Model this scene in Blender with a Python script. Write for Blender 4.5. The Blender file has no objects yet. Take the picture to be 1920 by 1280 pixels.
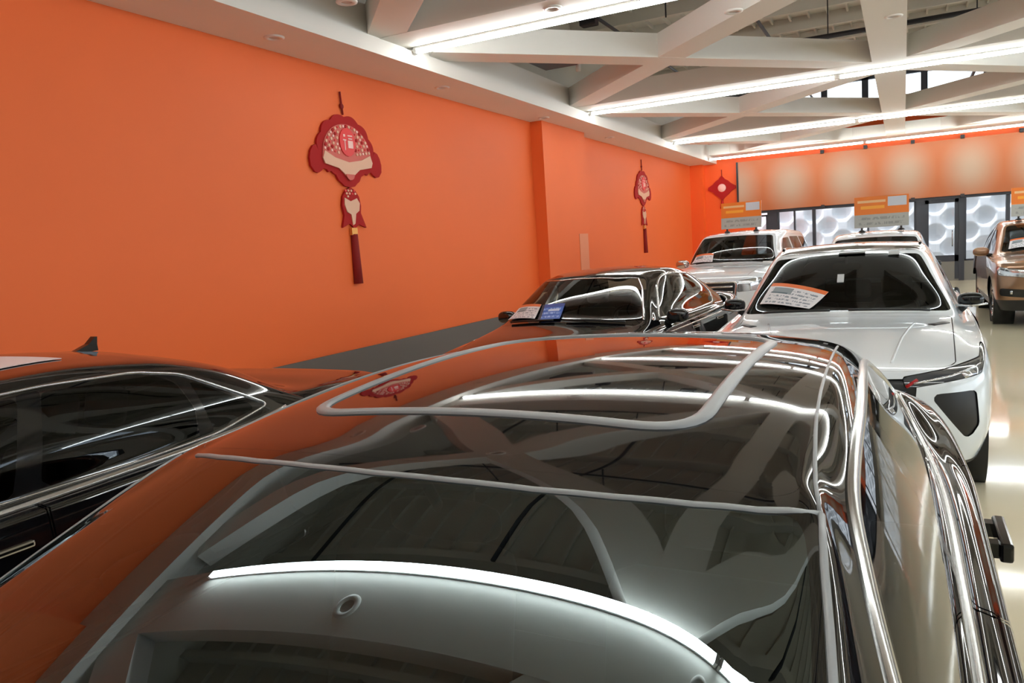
import bpy, bmesh, math, random
import numpy as np
from mathutils import Vector, Matrix
from mathutils.bvhtree import BVHTree
random.seed(4)
SC = bpy.context.scene
COL = SC.collection

# ------------------------------------------------------------------ camera
CAM_H = 1.70
YAW, PITCH, ROLL, FPX = 0.476841, 0.118229, -0.064944, 1435.0
cy, sy = math.cos(YAW), math.sin(YAW)
fwd = Vector((-sy*math.cos(PITCH), cy*math.cos(PITCH), -math.sin(PITCH)))
r0 = Vector((cy, sy, 0)); u0 = r0.cross(fwd)
rt = math.cos(ROLL)*r0 + math.sin(ROLL)*u0
up = -math.sin(ROLL)*r0 + math.cos(ROLL)*u0
cam = bpy.data.objects.new('camera', bpy.data.cameras.new('camera'))
COL.objects.link(cam)
mw = Matrix((rt, up, -fwd)).transposed().to_4x4()
mw.translation = Vector((0, 0, CAM_H))
cam.matrix_world = mw
cam.data.sensor_width = 36.0
cam.data.lens = FPX/1920*36.0
cam.data.clip_start = 0.02
SC.camera = cam

# ------------------------------------------------------------------ world, sun, exposure
world = bpy.data.worlds.new('sky'); SC.world = world
world.use_nodes = True
bg = world.node_tree.nodes['Background']
bg.inputs['Color'].default_value = (0.86, 0.93, 1.0, 1)
bg.inputs['Strength'].default_value = 4.5
sun = bpy.data.objects.new('sun', bpy.data.lights.new('sun', 'SUN'))
COL.objects.link(sun)
sun.data.energy = 7.0; sun.data.angle = 0.05
sun.rotation_euler = Vector((0.50, 0.16, -1.0)).to_track_quat('-Z', 'Y').to_euler()
sun.location = (0, 30, 12)
VS = SC.view_settings
VS.view_transform = 'Standard'; VS.look = 'None'; VS.gamma = 1.0
VS.use_curve_mapping = False
VS.exposure = -0.15
TUBE_POWER = 34.0

# ------------------------------------------------------------------ materials
def lin(r, g, b):
    f = lambda c: (c/12.92 if c <= .04045 else ((c+.055)/1.055)**2.4)
    return (f(r/255), f(g/255), f(b/255), 1)
MATS = {}
def mat(name, col, rough=.5, metal=0., ior=1.5, coat=0., emit=None, estr=0., bump=None, alpha=None, spec=None):
    m = bpy.data.materials.new(name); m.use_nodes = True
    nt = m.node_tree; b = nt.nodes['Principled BSDF']
    b.inputs['Base Color'].default_value = col
    b.inputs['Roughness'].default_value = rough
    b.inputs['Metallic'].default_value = metal
    b.inputs['IOR'].default_value = ior
    b.inputs['Coat Weight'].default_value = coat
    b.inputs['Coat Roughness'].default_value = .02
    if spec is not None: b.inputs['Specular IOR Level'].default_value = spec
    if emit:
        b.inputs['Emission Color'].default_value = emit
        b.inputs['Emission Strength'].default_value = estr
    if bump:
        sc, st, dist = bump
        n = nt.nodes.new('ShaderNodeTexNoise'); n.inputs['Scale'].default_value = sc
        n.inputs['Detail'].default_value = 4
        tc = nt.nodes.new('ShaderNodeTexCoord')
        nt.links.new(tc.outputs['Object'], n.inputs['Vector'])
        bp = nt.nodes.new('ShaderNodeBump'); bp.inputs['Strength'].default_value = st
        bp.inputs['Distance'].default_value = dist
        nt.links.new(n.outputs['Fac'], bp.inputs['Height'])
        nt.links.new(bp.outputs['Normal'], b.inputs['Normal'])
    MATS[name] = m
    return m
def glass_mat(name, tint, ior=1.5, rough=0.0, gloss=(1, 1, 1, 1)):
    """thin car / window glass: fresnel mirror over tinted see-through"""
    m = bpy.data.materials.new(name); m.use_nodes = True
    nt = m.node_tree; nt.nodes.clear()
    o = nt.nodes.new('ShaderNodeOutputMaterial'); mx = nt.nodes.new('ShaderNodeMixShader')
    tr = nt.nodes.new('ShaderNodeBsdfTransparent'); tr.inputs['Color'].default_value = tint
    gl = nt.nodes.new('ShaderNodeBsdfGlossy'); gl.inputs['Roughness'].default_value = rough; gl.inputs['Color'].default_value = gloss
    fr = nt.nodes.new('ShaderNodeFresnel'); fr.inputs['IOR'].default_value = ior
    geo = nt.nodes.new('ShaderNodeNewGeometry')
    # fresnel from the outer side also for rays that leave through the pane
    vm = nt.nodes.new('ShaderNodeVectorMath'); vm.operation = 'SCALE'
    mt = nt.nodes.new('ShaderNodeMath'); mt.operation = 'MULTIPLY_ADD'
    mt.inputs[1].default_value = -2; mt.inputs[2].default_value = 1
    nt.links.new(geo.outputs['Backfacing'], mt.inputs[0])
    nt.links.new(geo.outputs['Normal'], vm.inputs[0]); nt.links.new(mt.outputs[0], vm.inputs['Scale'])
    nt.links.new(vm.outputs['Vector'], fr.inputs['Normal'])
    nt.links.new(fr.outputs['Fac'], mx.inputs['Fac'])
    nt.links.new(tr.outputs[0], mx.inputs[1]); nt.links.new(gl.outputs[0], mx.inputs[2])
    nt.links.new(mx.outputs[0], o.inputs['Surface'])
    MATS[name] = m
    return m
def noise_tint(m, scale, amount, stretch=(1, 1, 1)):
    """mottle a material's own colour a little"""
    nt = m.node_tree; b = nt.nodes['Principled BSDF']
    c = tuple(b.inputs['Base Color'].default_value)
    tc = nt.nodes.new('ShaderNodeTexCoord'); mp = nt.nodes.new('ShaderNodeMapping')
    mp.inputs['Scale'].default_value = stretch
    n = nt.nodes.new('ShaderNodeTexNoise'); n.inputs['Scale'].default_value = scale; n.inputs['Detail'].default_value = 5
    mx = nt.nodes.new('ShaderNodeMix'); mx.data_type = 'RGBA'
    mx.inputs[6].default_value = tuple(x*(1-amount) for x in c[:3])+(1,)
    mx.inputs[7].default_value = tuple(min(1, x*(1+amount)) for x in c[:3])+(1,)
    nt.links.new(tc.outputs['Object'], mp.inputs['Vector']); nt.links.new(mp.outputs[0], n.inputs['Vector'])
    nt.links.new(n.outputs['Fac'], mx.inputs[0]); nt.links.new(mx.outputs[2], b.inputs['Base Color'])

M_ORANGE = mat('orange_wall_paint', lin(238, 108, 44), .62, bump=(220, .12, .004)); noise_tint(M_ORANGE, 1.2, .03)
M_ORANGE2 = mat('orange_back_paint', lin(244, 98, 30), .55)
M_WHITE = mat('white_beam_paint', lin(232, 227, 219), .6, bump=(40, .05, .004))
M_SOFFIT = mat('white_soffit_paint', lin(232, 226, 218), .6)
M_DECK = mat('grey_roof_deck', lin(204, 198, 184), .7); noise_tint(M_DECK, .8, .14)
M_DARKSTEEL = mat('dark_steel', lin(38, 38, 42), .5)
M_FRAME = mat('dark_window_frame', lin(52, 56, 66), .4)
M_GREYBASE = mat('grey_skirting_paint', lin(98, 96, 94), .5)
M_GREYWALL = mat('grey_low_wall', lin(120, 118, 112), .55)
M_FLOOR = mat('polished_beige_tile', lin(238, 227, 198), .07, ior=1.55, bump=(3.0, .02, .02)); noise_tint(M_FLOOR, .7, .06)
M_TUBE = mat('lit_tube', (1, 1, 1, 1), .5, emit=(.95, 1.0, .98, 1), estr=TUBE_POWER)
M_HOUSING = mat('light_housing', lin(225, 225, 222), .4)
M_CEILWHITE = mat('downlight_white', lin(228, 224, 218), .4)
M_FACADE = mat('pale_metal_facade', lin(216, 217, 220), .45, metal=.0)
M_PANE = glass_mat('window_glass', (.93, .95, .96, 1))

# ------------------------------------------------------------------ object helpers
def tag(o, label=None, cat=None, group=None, kind=None):
    if label: o['label'] = label
    if cat: o['category'] = cat
    if group: o['group'] = group
    if kind: o['kind'] = kind
    return o
def link(name, me, m=None, parent=None):
    o = bpy.data.objects.new(name, me); COL.objects.link(o)
    if m is not None: me.materials.append(m)
    if parent is not None: o.parent = parent
    return o
def empty(name, loc=(0, 0, 0), rz=0.0, parent=None):
    o = bpy.data.objects.new(name, None); COL.objects.link(o)
    o.location = loc; o.rotation_euler = (0, 0, rz); o.empty_display_size = .2
    if parent is not None: o.parent = parent
    return o
class MB:
    """collects vertices and faces of ONE piece"""
    def __init__(s): s.v = []; s.f = []; s.sm = []
    def add(s, vs, fs, smooth=False):
        n = len(s.v); s.v += [tuple(p) for p in vs]
        s.f += [tuple(i+n for i in f) for f in fs]; s.sm += [smooth]*len(fs)
        return s
    def box(s, a, b, bev=0.):
        (x0, y0, z0), (x1, y1, z1) = a, b
        x0, x1 = min(x0, x1), max(x0, x1); y0, y1 = min(y0, y1), max(y0, y1); z0, z1 = min(z0, z1), max(z0, z1)
        if bev <= 0:
            vs = [(x, y, z) for z in (z0, z1) for y in (y0, y1) for x in (x0, x1)]
            return s.add(vs, [(0, 2, 3, 1), (4, 5, 7, 6), (0, 1, 5, 4), (2, 6, 7, 3), (0, 4, 6, 2), (1, 3, 7, 5)])
        bm = bmesh.new(); bmesh.ops.create_cube(bm, size=1)
        for v in bm.verts:
            v.co = Vector(((x0+x1)/2+v.co.x*(x1-x0), (y0+y1)/2+v.co.y*(y1-y0), (z0+z1)/2+v.co.z*(z1-z0)))
        bmesh.ops.bevel(bm, geom=bm.edges[:], offset=bev, segments=2, affect='EDGES', profile=.5)
        bm.verts.index_update()
        s.add([v.co[:] for v in bm.verts], [[v.index for v in f.verts] for f in bm.faces]); bm.free()
        return s
    def bar(s, p, q, w, h, upv=(0, 0, 1)):
        """box beam from p to q, w across, h tall, p/q at the middle of its underside"""
        p, q = Vector(p), Vector(q); d = (q-p).normalized(); u = Vector(upv); sd = d.cross(u).normalized()
        u = sd.cross(d).normalized()
        vs = []
        for c in (p, q):
            for a, b in ((-1, 0), (1, 0), (1, 1), (-1, 1)): vs.append(c+sd*(a*w/2)+u*(b*h))
        return s.add(vs, [(0, 1, 2, 3), (7, 6, 5, 4), (0, 4, 5, 1), (1, 5, 6, 2), (2, 6, 7, 3), (3, 7, 4, 0)])
    def tube(s, pts, r, n=8, closed=False, cap=True):
        pts = [Vector(p) for p in pts]; m = len(pts); rr = r if hasattr(r, '__len__') else [r]*m
        base = len(s.v); vs = []; prev = None
        for i, p in enumerate(pts):
            a = pts[(i-1) % m] if (closed or i > 0) else p; b = pts[(i+1) % m] if (closed or i < m-1) else p
            d = (b-a).normalized()
            if prev is None:
                u = d.cross(Vector((0, 0, 1))); u = u if u.length > .1 else d.cross(Vector((1, 0, 0)))
            else: u = prev-d*prev.dot(d)
            u.normalize(); prev = u; w = d.cross(u)
            for k in range(n):
                t = 2*math.pi*k/n; vs.append(p+(u*math.cos(t)+w*math.sin(t))*rr[i])
        fs = []
        for i in range(m if closed else m-1):
            j = (i+1) % m
            for k in range(n): fs.append((i*n+k, i*n+(k+1) % n, j*n+(k+1) % n, j*n+k))
        if cap and not closed: fs += [tuple(range(n-1, -1, -1)), tuple((m-1)*n+k for k in range(n))]
        return s.add(vs, fs, True)
    def lathe(s, prof, n=32, axis='x', c=(0, 0, 0)):
        """prof: list of (axial, radius)"""
        vs = []; fs = []; m = len(prof); c = Vector(c)
        for a, r in prof:
            for k in range(n):
                t = 2*math.pi*k/n; q = (math.cos(t)*r, math.sin(t)*r)
                vs.append(c+Vector({'x': (a, q[0], q[1]), 'y': (q[0], a, q[1]), 'z': (q[0], q[1], a)}[axis]))
        for i in range(m-1):
            for k in range(n): fs.append((i*n+k, i*n+(k+1) % n, (i+1)*n+(k+1) % n, (i+1)*n+k))
        return s.add(vs, fs, True)
    def prism(s, poly, d0, d1, axis='y'):
        """extrude a 2-d outline; axis y: (x,z) outline, axis x: (y,z) outline, axis z: (x,y)"""
        n = len(poly); vs = []
        for d in (d0, d1):
            for a, b in poly: vs.append({'y': (a, d, b), 'x': (d, a, b), 'z': (a, b, d)}[axis])
        fs = [tuple(range(n)), tuple(range(2*n-1, n-1, -1))]
        fs += [(i, i+n, (i+1) % n+n, (i+1) % n) for i in range(n)]
        return s.add(vs, fs)
    def ellip(s, c, r, nu=20, nv=12, e=1.0):
        vs = []; fs = []
        sg = lambda a: math.copysign(abs(a)**e, a)
        for i in range(nv+1):
            p = -math.pi/2+math.pi*i/nv
            for k in range(nu):
                t = 2*math.pi*k/nu
                vs.append((c[0]+r[0]*sg(math.cos(p))*sg(math.cos(t)), c[1]+r[1]*sg(math.cos(p))*sg(math.sin(t)), c[2]+r[2]*sg(math.sin(p))))
        for i in range(nv):
            for k in range(nu): fs.append((i*nu+k, i*nu+(k+1) % nu, (i+1)*nu+(k+1) % nu, (i+1)*nu+k))
        return s.add(vs, fs, True)
    def mesh(s, name):
        me = bpy.data.meshes.new(name); me.from_pydata(s.v, [], s.f)
        me.polygons.foreach_set('use_smooth', s.sm); me.update()
        bm = bmesh.new(); bm.from_mesh(me); bmesh.ops.recalc_face_normals(bm, faces=bm.faces); bm.to_mesh(me); bm.free()
        return me
    def build(s, name, m, parent=None): return link(name, s.mesh(name), m, parent)
def box(name, a, b, m, parent=None, bev=0.): return MB().box(a, b, bev).build(name, m, parent)

# ------------------------------------------------------------------ the room
XL, YB, YN, XR = -6.2, 25.75, -6.0, 11.5     # left wall, back wall, near wall, right wall
ZS, ZF, ZBM = 4.05, 4.22, 4.26               # soffit underside, fascia top, beam underside
ZD = 5.75                                     # roof deck
S_ = lambda o: tag(o, kind='structure')
S_(box('floor', (XL-.3, YN-.3, -.12), (XR+.3, YB+.35, 0), M_FLOOR))
tag(bpy.data.objects['floor'], 'polished beige tile showroom floor')
wl = S_(box('wall_left', (XL-.2, YN, 0), (XL, YB, ZD+.6), M_ORANGE)); tag(wl, 'long orange painted wall')
box('pilaster', (XL, 13.3, 0), (XL+.24, 15.45, ZS), M_ORANGE, wl)
box('pilaster', (XL, 1.0, 0), (XL+.24, 1.75, ZS), M_ORANGE, wl)
box('access_panel', (XL+.24, 14.86, 1.20), (XL+.252, 15.34, 1.95), mat('panel_pale_orange', lin(228, 138, 98), .5), wl)
S_(box('baseboard_left', (XL, YN, 0), (XL+.03, YB, .585), M_GREYBASE)); tag(bpy.data.objects['baseboard_left'], 'dark grey skirting band along the orange wall')
wr = S_(box('wall_right', (XR, YN, 3.6), (XR+.2, YB, 4.72), M_SOFFIT)); tag(wr, 'white right wall between two rows of added fill light windows')
box('wall_section', (XR, YN, 0), (XR+.2, YB, .5), M_SOFFIT, wr)
box('wall_section', (XR, YN, 6.15), (XR+.2, YB, ZD+.62), M_SOFFIT, wr)
wn = S_(box('wall_front', (XL-.2, YN-.2, 0), (XR+.2, YN, ZD+.6), M_GREYWALL))
for x in (-5.0, -3.2, -1.4, .4, 2.2, 4.0, 5.8, 7.6, 9.4):
    box('column', (x-.28, YN, 0), (x+.28, YN+.12, ZS), M_SOFFIT, wn)
# ceiling deck with ribs, beams, soffit, pipes
ceil = S_(box('ceiling', (XL-.2, YN-.2, ZD+.6), (XR+.2, YB+.2, ZD+.75), M_DECK)); tag(ceil, 'grey ribbed roof deck above white beams')
y = YN+.4
while y < YB:
    box('deck_purlin', (XL, y-.05, ZD+.32), (XR, y+.05, ZD+.6), M_DECK, ceil); y += 1.51
x = XL+.6
rb = MB()
while x < XR:
    rb.box((x-.02, YN, ZD+.52), (x+.02, YB, ZD+.6)); x += .38
tag(rb.build('deck_rib', M_DECK, ceil), kind='stuff')
MB().box((XL, YN, ZS), (XL+.80, YB, ZF)).build('soffit', M_SOFFIT, ceil)
MB().box((XL, YN, ZF), (XL+.735, YB, 4.60)).build('edge_beam', M_WHITE, ceil)
MB().box((XL, YN, 4.60), (XL+.03, YB, ZD+.6)).build('upper_lining', M_DECK, ceil)
ROWS = [-3.8, 2.25, 8.3, 14.32, 20.42]
XF = XL+.80
BH = .34
MXS = [-5.95, -.19, 5.57, 11.3]               # node lines across the hall
for yy in ROWS+[25.55]:
    MB().box((XF-.1, yy-.60, ZBM+.002), (XR, yy+.06 if yy < 25 else YB, ZBM+BH)).build('ceiling_beam', M_WHITE, ceil)
for xx in MXS[1:]:
    MB().box((xx-.24, YN, ZBM), (xx+.24, YB, ZBM+BH-.003)).build('ceiling_beam', M_WHITE, ceil)
ys = [-9.85]+ROWS+[26.45]
for a, b in zip(ys[:-1], ys[1:]):
    for c, d in zip(MXS[:-1], MXS[1:]):
        for s, (p, q) in enumerate((((c, a), (d, b)), ((c, b), (d, a)))):
            # clip the diagonal to the hall
            t0, t1 = 0., 1.
            (x0, y0), (x1, y1) = p, q
            dx, dy = x1-x0, y1-y0
            for lo, o_, dd in ((XF-.08, x0, dx), (YN, y0, dy)):
                t = (lo-o_)/dd
                if dd > 0: t0 = max(t0, t)
                else: t1 = min(t1, t)
            t = (YB-.05-y0)/dy
            if dy > 0: t1 = min(t1, t)
            else: t0 = max(t0, t)
            if t1 <= t0: continue
            MB().bar((x0+dx*t0, y0+dy*t0, ZBM+.004+.003*s), (x0+dx*t1, y0+dy*t1, ZBM+.004+.003*s), .44, BH-.012-.003*s).build('ceiling_beam', M_WHITE, ceil)
# wall above the soffit and conduits under the deck
for (p, q, r) in [((-4.4, 9.2, 5.35), (9, 9.2, 5.35), .035), ((XL, 11.6, 5.5), (XR, 11.6, 5.5), .05), ((XL, 16.8, 5.45), (XR, 16.8, 5.45), .05),
                  ((-2.2, 3, 5.3), (-2.2, 24, 5.3), .03), ((1.6, 3, 5.42), (1.6, 24, 5.42), .045), ((-4.6, 2, 5.5), (-4.6, 24, 5.5), .03),
                  ((XL, 5.6, 5.4), (XR, 5.6, 5.4), .045), ((3.4, 2, 5.5), (3.4, 24, 5.5), .04)]:
    MB().tube([p, q], r, 8).build('conduit_pipe', M_DARKSTEEL, ceil)
for (x, y) in [(-4.2, 9.2), (-2.8, 9.2), (-1.6, 11.6), (-1.1, 11.6), (-.7, 11.6), (.9, 11.6), (1.8, 11.6), (-3.1, 11.6), (-1.3, 16.8), (1.2, 16.8), (-3.6, 5.6), (-2.0, 5.6)]:
    MB().tube([(x, y, 4.95), (x, y, ZD+.6)], .012, 6).build('hanger_rod', M_DARKSTEEL, ceil)
for (x, y) in [(-2.6, 11.6), (-4.6, 12.4), (-3.9, 16.0), (.9, 12.6)]:
    MB().box((x-.14, y-.1, 5.28), (x+.14, y+.1, 5.5), .02).build('junction_box', M_DARKSTEEL, ceil)
MB().box((-5.3, 11.3, 4.62), (-4.7, 12.1, 4.9), .03).build('air_unit', mat('air_unit_dark', lin(54, 54, 60), .5), ceil)
MB().tube([(-4.75, 12.2, 4.55), (-4.75, 12.2, 4.75)], .04, 10).build('sensor', M_CEILWHITE, ceil)
# ------------------------------------------------------------------ back wall: orange wall, banner, glazing, door
wb = S_(MB().box((XL-.2, YB, 2.40), (XR+.2, YB+.2, 5.35)).build('wall_back', M_ORANGE2)); tag(wb, 'orange back wall above the glazing')
box('wall_section', (XL-.2, YB, 0), (-4.25, YB+.2, 2.40), M_ORANGE2, wb)
box('wall_section', (XL-.2, YB, 6.12), (XR+.2, YB+.2, ZD+.62), M_GREYWALL, wb)
box('bounce_cover', (XL-.2, YB+.2, 2.40), (XR+.2, YB+.24, 5.35), M_FACADE, wb)  # unseen pale cover, added to keep orange bounce off the dish screen
box('low_wall', (-4.25, YB, 0), (XR+.2, YB+.2, .56), M_GREYWALL, wb)
box('corner_column', (XL, YB-.35, 0), (XL+.40, YB, 4.24), M_ORANGE2, wb)
# facade panel of pressed dishes outside the glass, lit by the sky
def dish_panel():
    x0, x1, z0, z1 = -7.5, 13.0, -.1, 3.6
    nx, nz = 460, 84
    P = .86
    xs = np.linspace(x0, x1, nx); zs = np.linspace(z0, z1, nz)
    X, Z = np.meshgrid(xs, zs)
    a = (X+Z)/math.sqrt(2)/P*1.35; b = (X-Z)/math.sqrt(2)/P*1.35
    fa = a-np.floor(a)-.5; fb = b-np.floor(b)-.5
    r = np.sqrt(fa**2+fb**2)/.46
    dep = np.where(r < 1, .15*(1-r**2)**.7, 0)
    V = np.stack([X, np.full_like(X, YB+2.2)+dep, Z], -1).reshape(-1, 3)
    i = np.arange(nx*nz).reshape(nz, nx)
    F = np.stack([i[:-1, :-1], i[:-1, 1:], i[1:, 1:], i[1:, :-1]], -1).reshape(-1, 4)
    me = bpy.data.meshes.new('facade_screen'); me.from_pydata(V.tolist(), [], F.tolist())
    me.polygons.foreach_set('use_smooth', [True]*len(F)); me.update()
    return link('facade_screen', me, M_FACADE)
tag(dish_panel(), 'pale metal screen of pressed round dishes outside the windows', 'screen')
S_(box('ground_outside', (-9, YB+.35, -.2), (15, YB+9, -.05), mat('outside_paving', lin(170, 170, 168), .8)))
def window(n, x0, x1, z0, z1, mull=(), y=YB, fr=.05, label=''):
    w = S_(MB().box((x0, y+.09, z0), (x1, y+.10, z1)).build('window_%d' % n, M_PANE))
    if label: w['label'] = label
    for a, b in (((x0, y+.02, z0), (x0+fr, y+.16, z1)), ((x1-fr, y+.02, z0), (x1, y+.16, z1)), ((x0, y+.02, z1-fr), (x1, y+.16, z1)), ((x0, y+.02, z0), (x1, y+.16, z0+fr))):
        box('frame_bar', a, b, M_FRAME, w)
    for mx in mull: box('frame_bar', (mx-.025, y+.02, z0), (mx+.025, y+.16, z1), M_FRAME, w)
    return w
window(1, -4.25, -3.86, .56, 2.30, label='narrow window beside the orange wall')
S_(box('trim_1', (-3.86, YB-.02, .5), (-3.56, YB+.18, 2.42), M_FRAME))
window(2, -3.56, -2.48, .56, 2.40, mull=(-3.05,), label='window left of the dark slim post')
window(3, -2.48, .33, .56, 2.40, mull=(-.95,), label='wide window behind the roof sign')
S_(box('trim_2', (.33, YB-.03, 0), (.56, YB+.2, 2.42), M_FRAME))
# glazed door
d = S_(MB().box((.62, YB+.08, .72), (1.34, YB+.095, 2.27)).build('door_1', M_PANE)); tag(d, 'glazed door with a dark frame')
for a, b in (((.56, YB-.01, .05), (.66, YB+.14, 2.36)), ((1.32, YB-.01, .05), (1.42, YB+.14, 2.36)), ((.56, YB-.01, 2.26), (1.42, YB+.14, 2.36)), ((.56, YB-.01, .56), (1.42, YB+.14, .74))):
    box('frame_bar', a, b, M_FRAME, d)
box('door_panel', (.66, YB+.02, .05), (1.32, YB+.1, .56), M_GREYWALL, d)
MB().tube([(1.26, YB-.03, 1.0), (1.26, YB-.06, 1.05), (1.26, YB-.06, 1.4), (1.26, YB-.03, 1.45)], .015).build('handle', mat('steel_handle', lin(170, 170, 172), .25, 1), d)
S_(box('trim_3', (1.42, YB-.03, 0), (1.56, YB+.2, 2.42), M_FRAME))
window(4, 1.56, 2.62, .56, 2.42, label='window right of the glazed door')
wk = 20  # unseen right wall windows, added to let in fill daylight
for zz0, zz1 in ((.5, 3.6), (4.72, 6.15)):
    for k in range(8):
        y0 = YN+k*(YB-YN)/8; y1 = YN+(k+1)*(YB-YN)/8
        w_ = S_(box('window_%d' % wk, (XR+.09, y0, zz0), (XR+.10, y1, zz1), M_PANE)); wk += 1
        for a, b in (((XR+.02, y0, zz0), (XR+.16, y0+.06, zz1)), ((XR+.02, y0, zz0), (XR+.16, y1, zz0+.06)), ((XR+.02, y0, zz1-.06), (XR+.16, y1, zz1))): box('frame_bar', a, b, M_FRAME, w_)
window(5, 2.62, 5.4, .56, 2.42, mull=(4.0,))
window(6, 5.4, 8.4, .56, 2.42, mull=(6.9,))
window(7, 8.4, 11.4, .56, 2.42, mull=(9.9,))
for k, (a, b) in enumerate(((-6.2, -4.2), (-4.2, -2.13), (-2.13, -1.0), (-1.0, .55), (.55, 2.1), (2.1, 3.65), (3.65, 5.2), (5.2, 6.8), (6.8, 8.4), (8.4, 10), (10, 11.5))):
    window(8+k, a, b, 5.35, 6.12, fr=.09)
# banner
M_BAN = mat('banner_print', lin(226, 122, 56), .55)
nt = M_BAN.node_tree; bs = nt.nodes['Principled BSDF']
tc = nt.nodes.new('ShaderNodeTexCoord'); mp = nt.nodes.new('ShaderNodeMapping'); mp.inputs['Scale'].default_value = (.62, 1, .48)
mp.inputs['Location'].default_value = (.45, 0, -1.03)
sx = nt.nodes.new('ShaderNodeSeparateXYZ'); fr_ = nt.nodes.new('ShaderNodeMath'); fr_.operation = 'FRACT'
sb = nt.nodes.new('ShaderNodeMath'); sb.operation = 'SUBTRACT'; sb.inputs[1].default_value = .5
cb = nt.nodes.new('ShaderNodeCombineXYZ'); ln = nt.nodes.new('ShaderNodeVectorMath'); ln.operation = 'LENGTH'
rp = nt.nodes.new('ShaderNodeValToRGB'); rp.color_ramp.interpolation = 'EASE'
rp.color_ramp.elements[0].position = .02; rp.color_ramp.elements[0].color = lin(178, 150, 128)
rp.color_ramp.elements[1].position = .55; rp.color_ramp.elements[1].color = lin(178, 100, 56)
sb2 = nt.nodes.new('ShaderNodeMath'); sb2.operation = 'SUBTRACT'; sb2.inputs[1].default_value = .5
nt.links.new(tc.outputs['Object'], mp.inputs[0]); nt.links.new(mp.outputs[0], sx.inputs[0])
nt.links.new(sx.outputs['X'], fr_.inputs[0]); nt.links.new(fr_.outputs[0], sb.inputs[0])
nt.links.new(sx.outputs['Z'], sb2.inputs[0])
nt.links.new(sb.outputs[0], cb.inputs['X']); nt.links.new(sb2.outputs[0], cb.inputs['Z'])
nt.links.new(cb.outputs[0], ln.inputs[0]); nt.links.new(ln.outputs['Value'], rp.inputs[0]); nt.links.new(rp.outputs[0], bs.inputs['Base Color'])
bn = empty('banner', (0, 0, 0)); tag(bn, 'long orange printed banner hung above the back windows', 'banner')
box('banner_board', (-4.70, YB-.16, 2.44), (XR-.3, YB-.12, 4.02), M_BAN, bn)
box('edge_trim', (-4.76, YB-.17, 2.50), (-4.70, YB-.11, 4.02), M_DARKSTEEL, bn)
for x in (-2.2, -1.0, .25, 1.5, 2.9, 4.5, 6, 7.5, 9, 10.5):
    box('bracket', (x-.05, YB-.16, 4.00), (x+.05, YB-.02, 4.12), M_DARKSTEEL, bn)
    box('bracket', (x-.05, YB-.18, 2.38), (x+.05, YB-.02, 2.47), M_DARKSTEEL, bn)
S_(box('trim_4', (-4.25, YB-.06, 2.36), (XR, YB+.02, 2.44), M_FRAME))

# ------------------------------------------------------------------ linear lights
SEG = [(-5.36, -1.0), (-.95, 3.5), (3.55, 8.0)]
seat = ['running from the soffit', 'in the middle of the hall', 'towards the right wall']
rown = {2.25: 'above the nearest car', 8.3: 'on the nearest visible beam', 14.32: 'on the second visible beam', 20.42: 'on the third visible beam', 24.5: 'above the back banner', -3.8: 'behind the nearest car'}
for yy in ROWS+[24.5]:
    for k, (a, b) in enumerate(SEG):
        z = ZBM-.012 if yy < 24 else ZBM-.13
        if yy == 2.25: a, b = ((-4.65, .44), (.50, 4.9), (4.95, 9.2))[k]
        o = empty('linear_light', ((a+b)/2, yy, z)); h = (b-a)/2
        tag(o, 'lit white linear light %s, %s' % (rown[yy], seat[k]), 'light', 'linear ceiling lights')
        box('tube', (-h+.02, -.03, -.062), (h-.02, .03, -.012), M_TUBE, o)
        box('housing', (-h, -.035, -.012), (h, .035, .01), M_HOUSING, o)
        box('end_cap', (-h-.02, -.033, -.064), (-h+.02, .033, .01), M_HOUSING, o)
        box('end_cap', (h-.02, -.033, -.064), (h+.02, .033, .01), M_HOUSING, o)
# round downlights (off)
M_LENS = mat('downlight_lens', lin(190, 182, 176), .3)
def downlight(x, y, z, label):
    o = empty('downlight', (x, y, z)); tag(o, label, 'downlight', 'round ceiling downlights')
    MB().lathe([(0, .055), (-.012, .06), (-.016, .085), (-.010, .105), (.002, .108)], 28, 'z').build('ring', M_CEILWHITE, o)
    MB().lathe([(-.001, .001), (-.002, .058)], 28, 'z').build('lens', M_LENS, o)
# ================================================================== cars
# one smooth half shell per car (rings of control points round the car, B-spline through them),
# cut along window, door, bonnet and lamp outlines into separate panels
def bsp_eval(P, n, axis, end0, end1):
    """uniform cubic B-spline along axis with n samples a span; end0/end1 give the ghost control points"""
    P = np.moveaxis(P, axis, 0); K = P.shape[0]
    def run(C):
        g0 = end0(C); g1 = end1(C)
        E_ = np.concatenate([g0[None], C, g1[None]], 0)
        return E_
    def knots(C):
        E_ = run(C); return (E_[:-2]+4*E_[1:-1]+E_[2:])/6
    C = P.copy()
    for _ in range(2): C = C+.8*(P-knots(C))
    E_ = run(C); E_ = np.concatenate([2*E_[:1]-E_[1:2], E_, 2*E_[-1:]-E_[-2:-1]], 0)
    ts = np.linspace(0, K-1, (K-1)*n+1); out = []
    for t in ts:
        i = min(int(t), K-2); f = t-i
        b = ((1-f)**3/6, (3*f**3-6*f*f+4)/6, (-3*f**3+3*f*f+3*f+1)/6, f**3/6)
        out.append(sum(b[q]*E_[i+1+q] for q in range(4)))
    return np.moveaxis(np.array(out), 0, axis), ts
MIRX = np.array([-1, 1, 1.])
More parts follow.
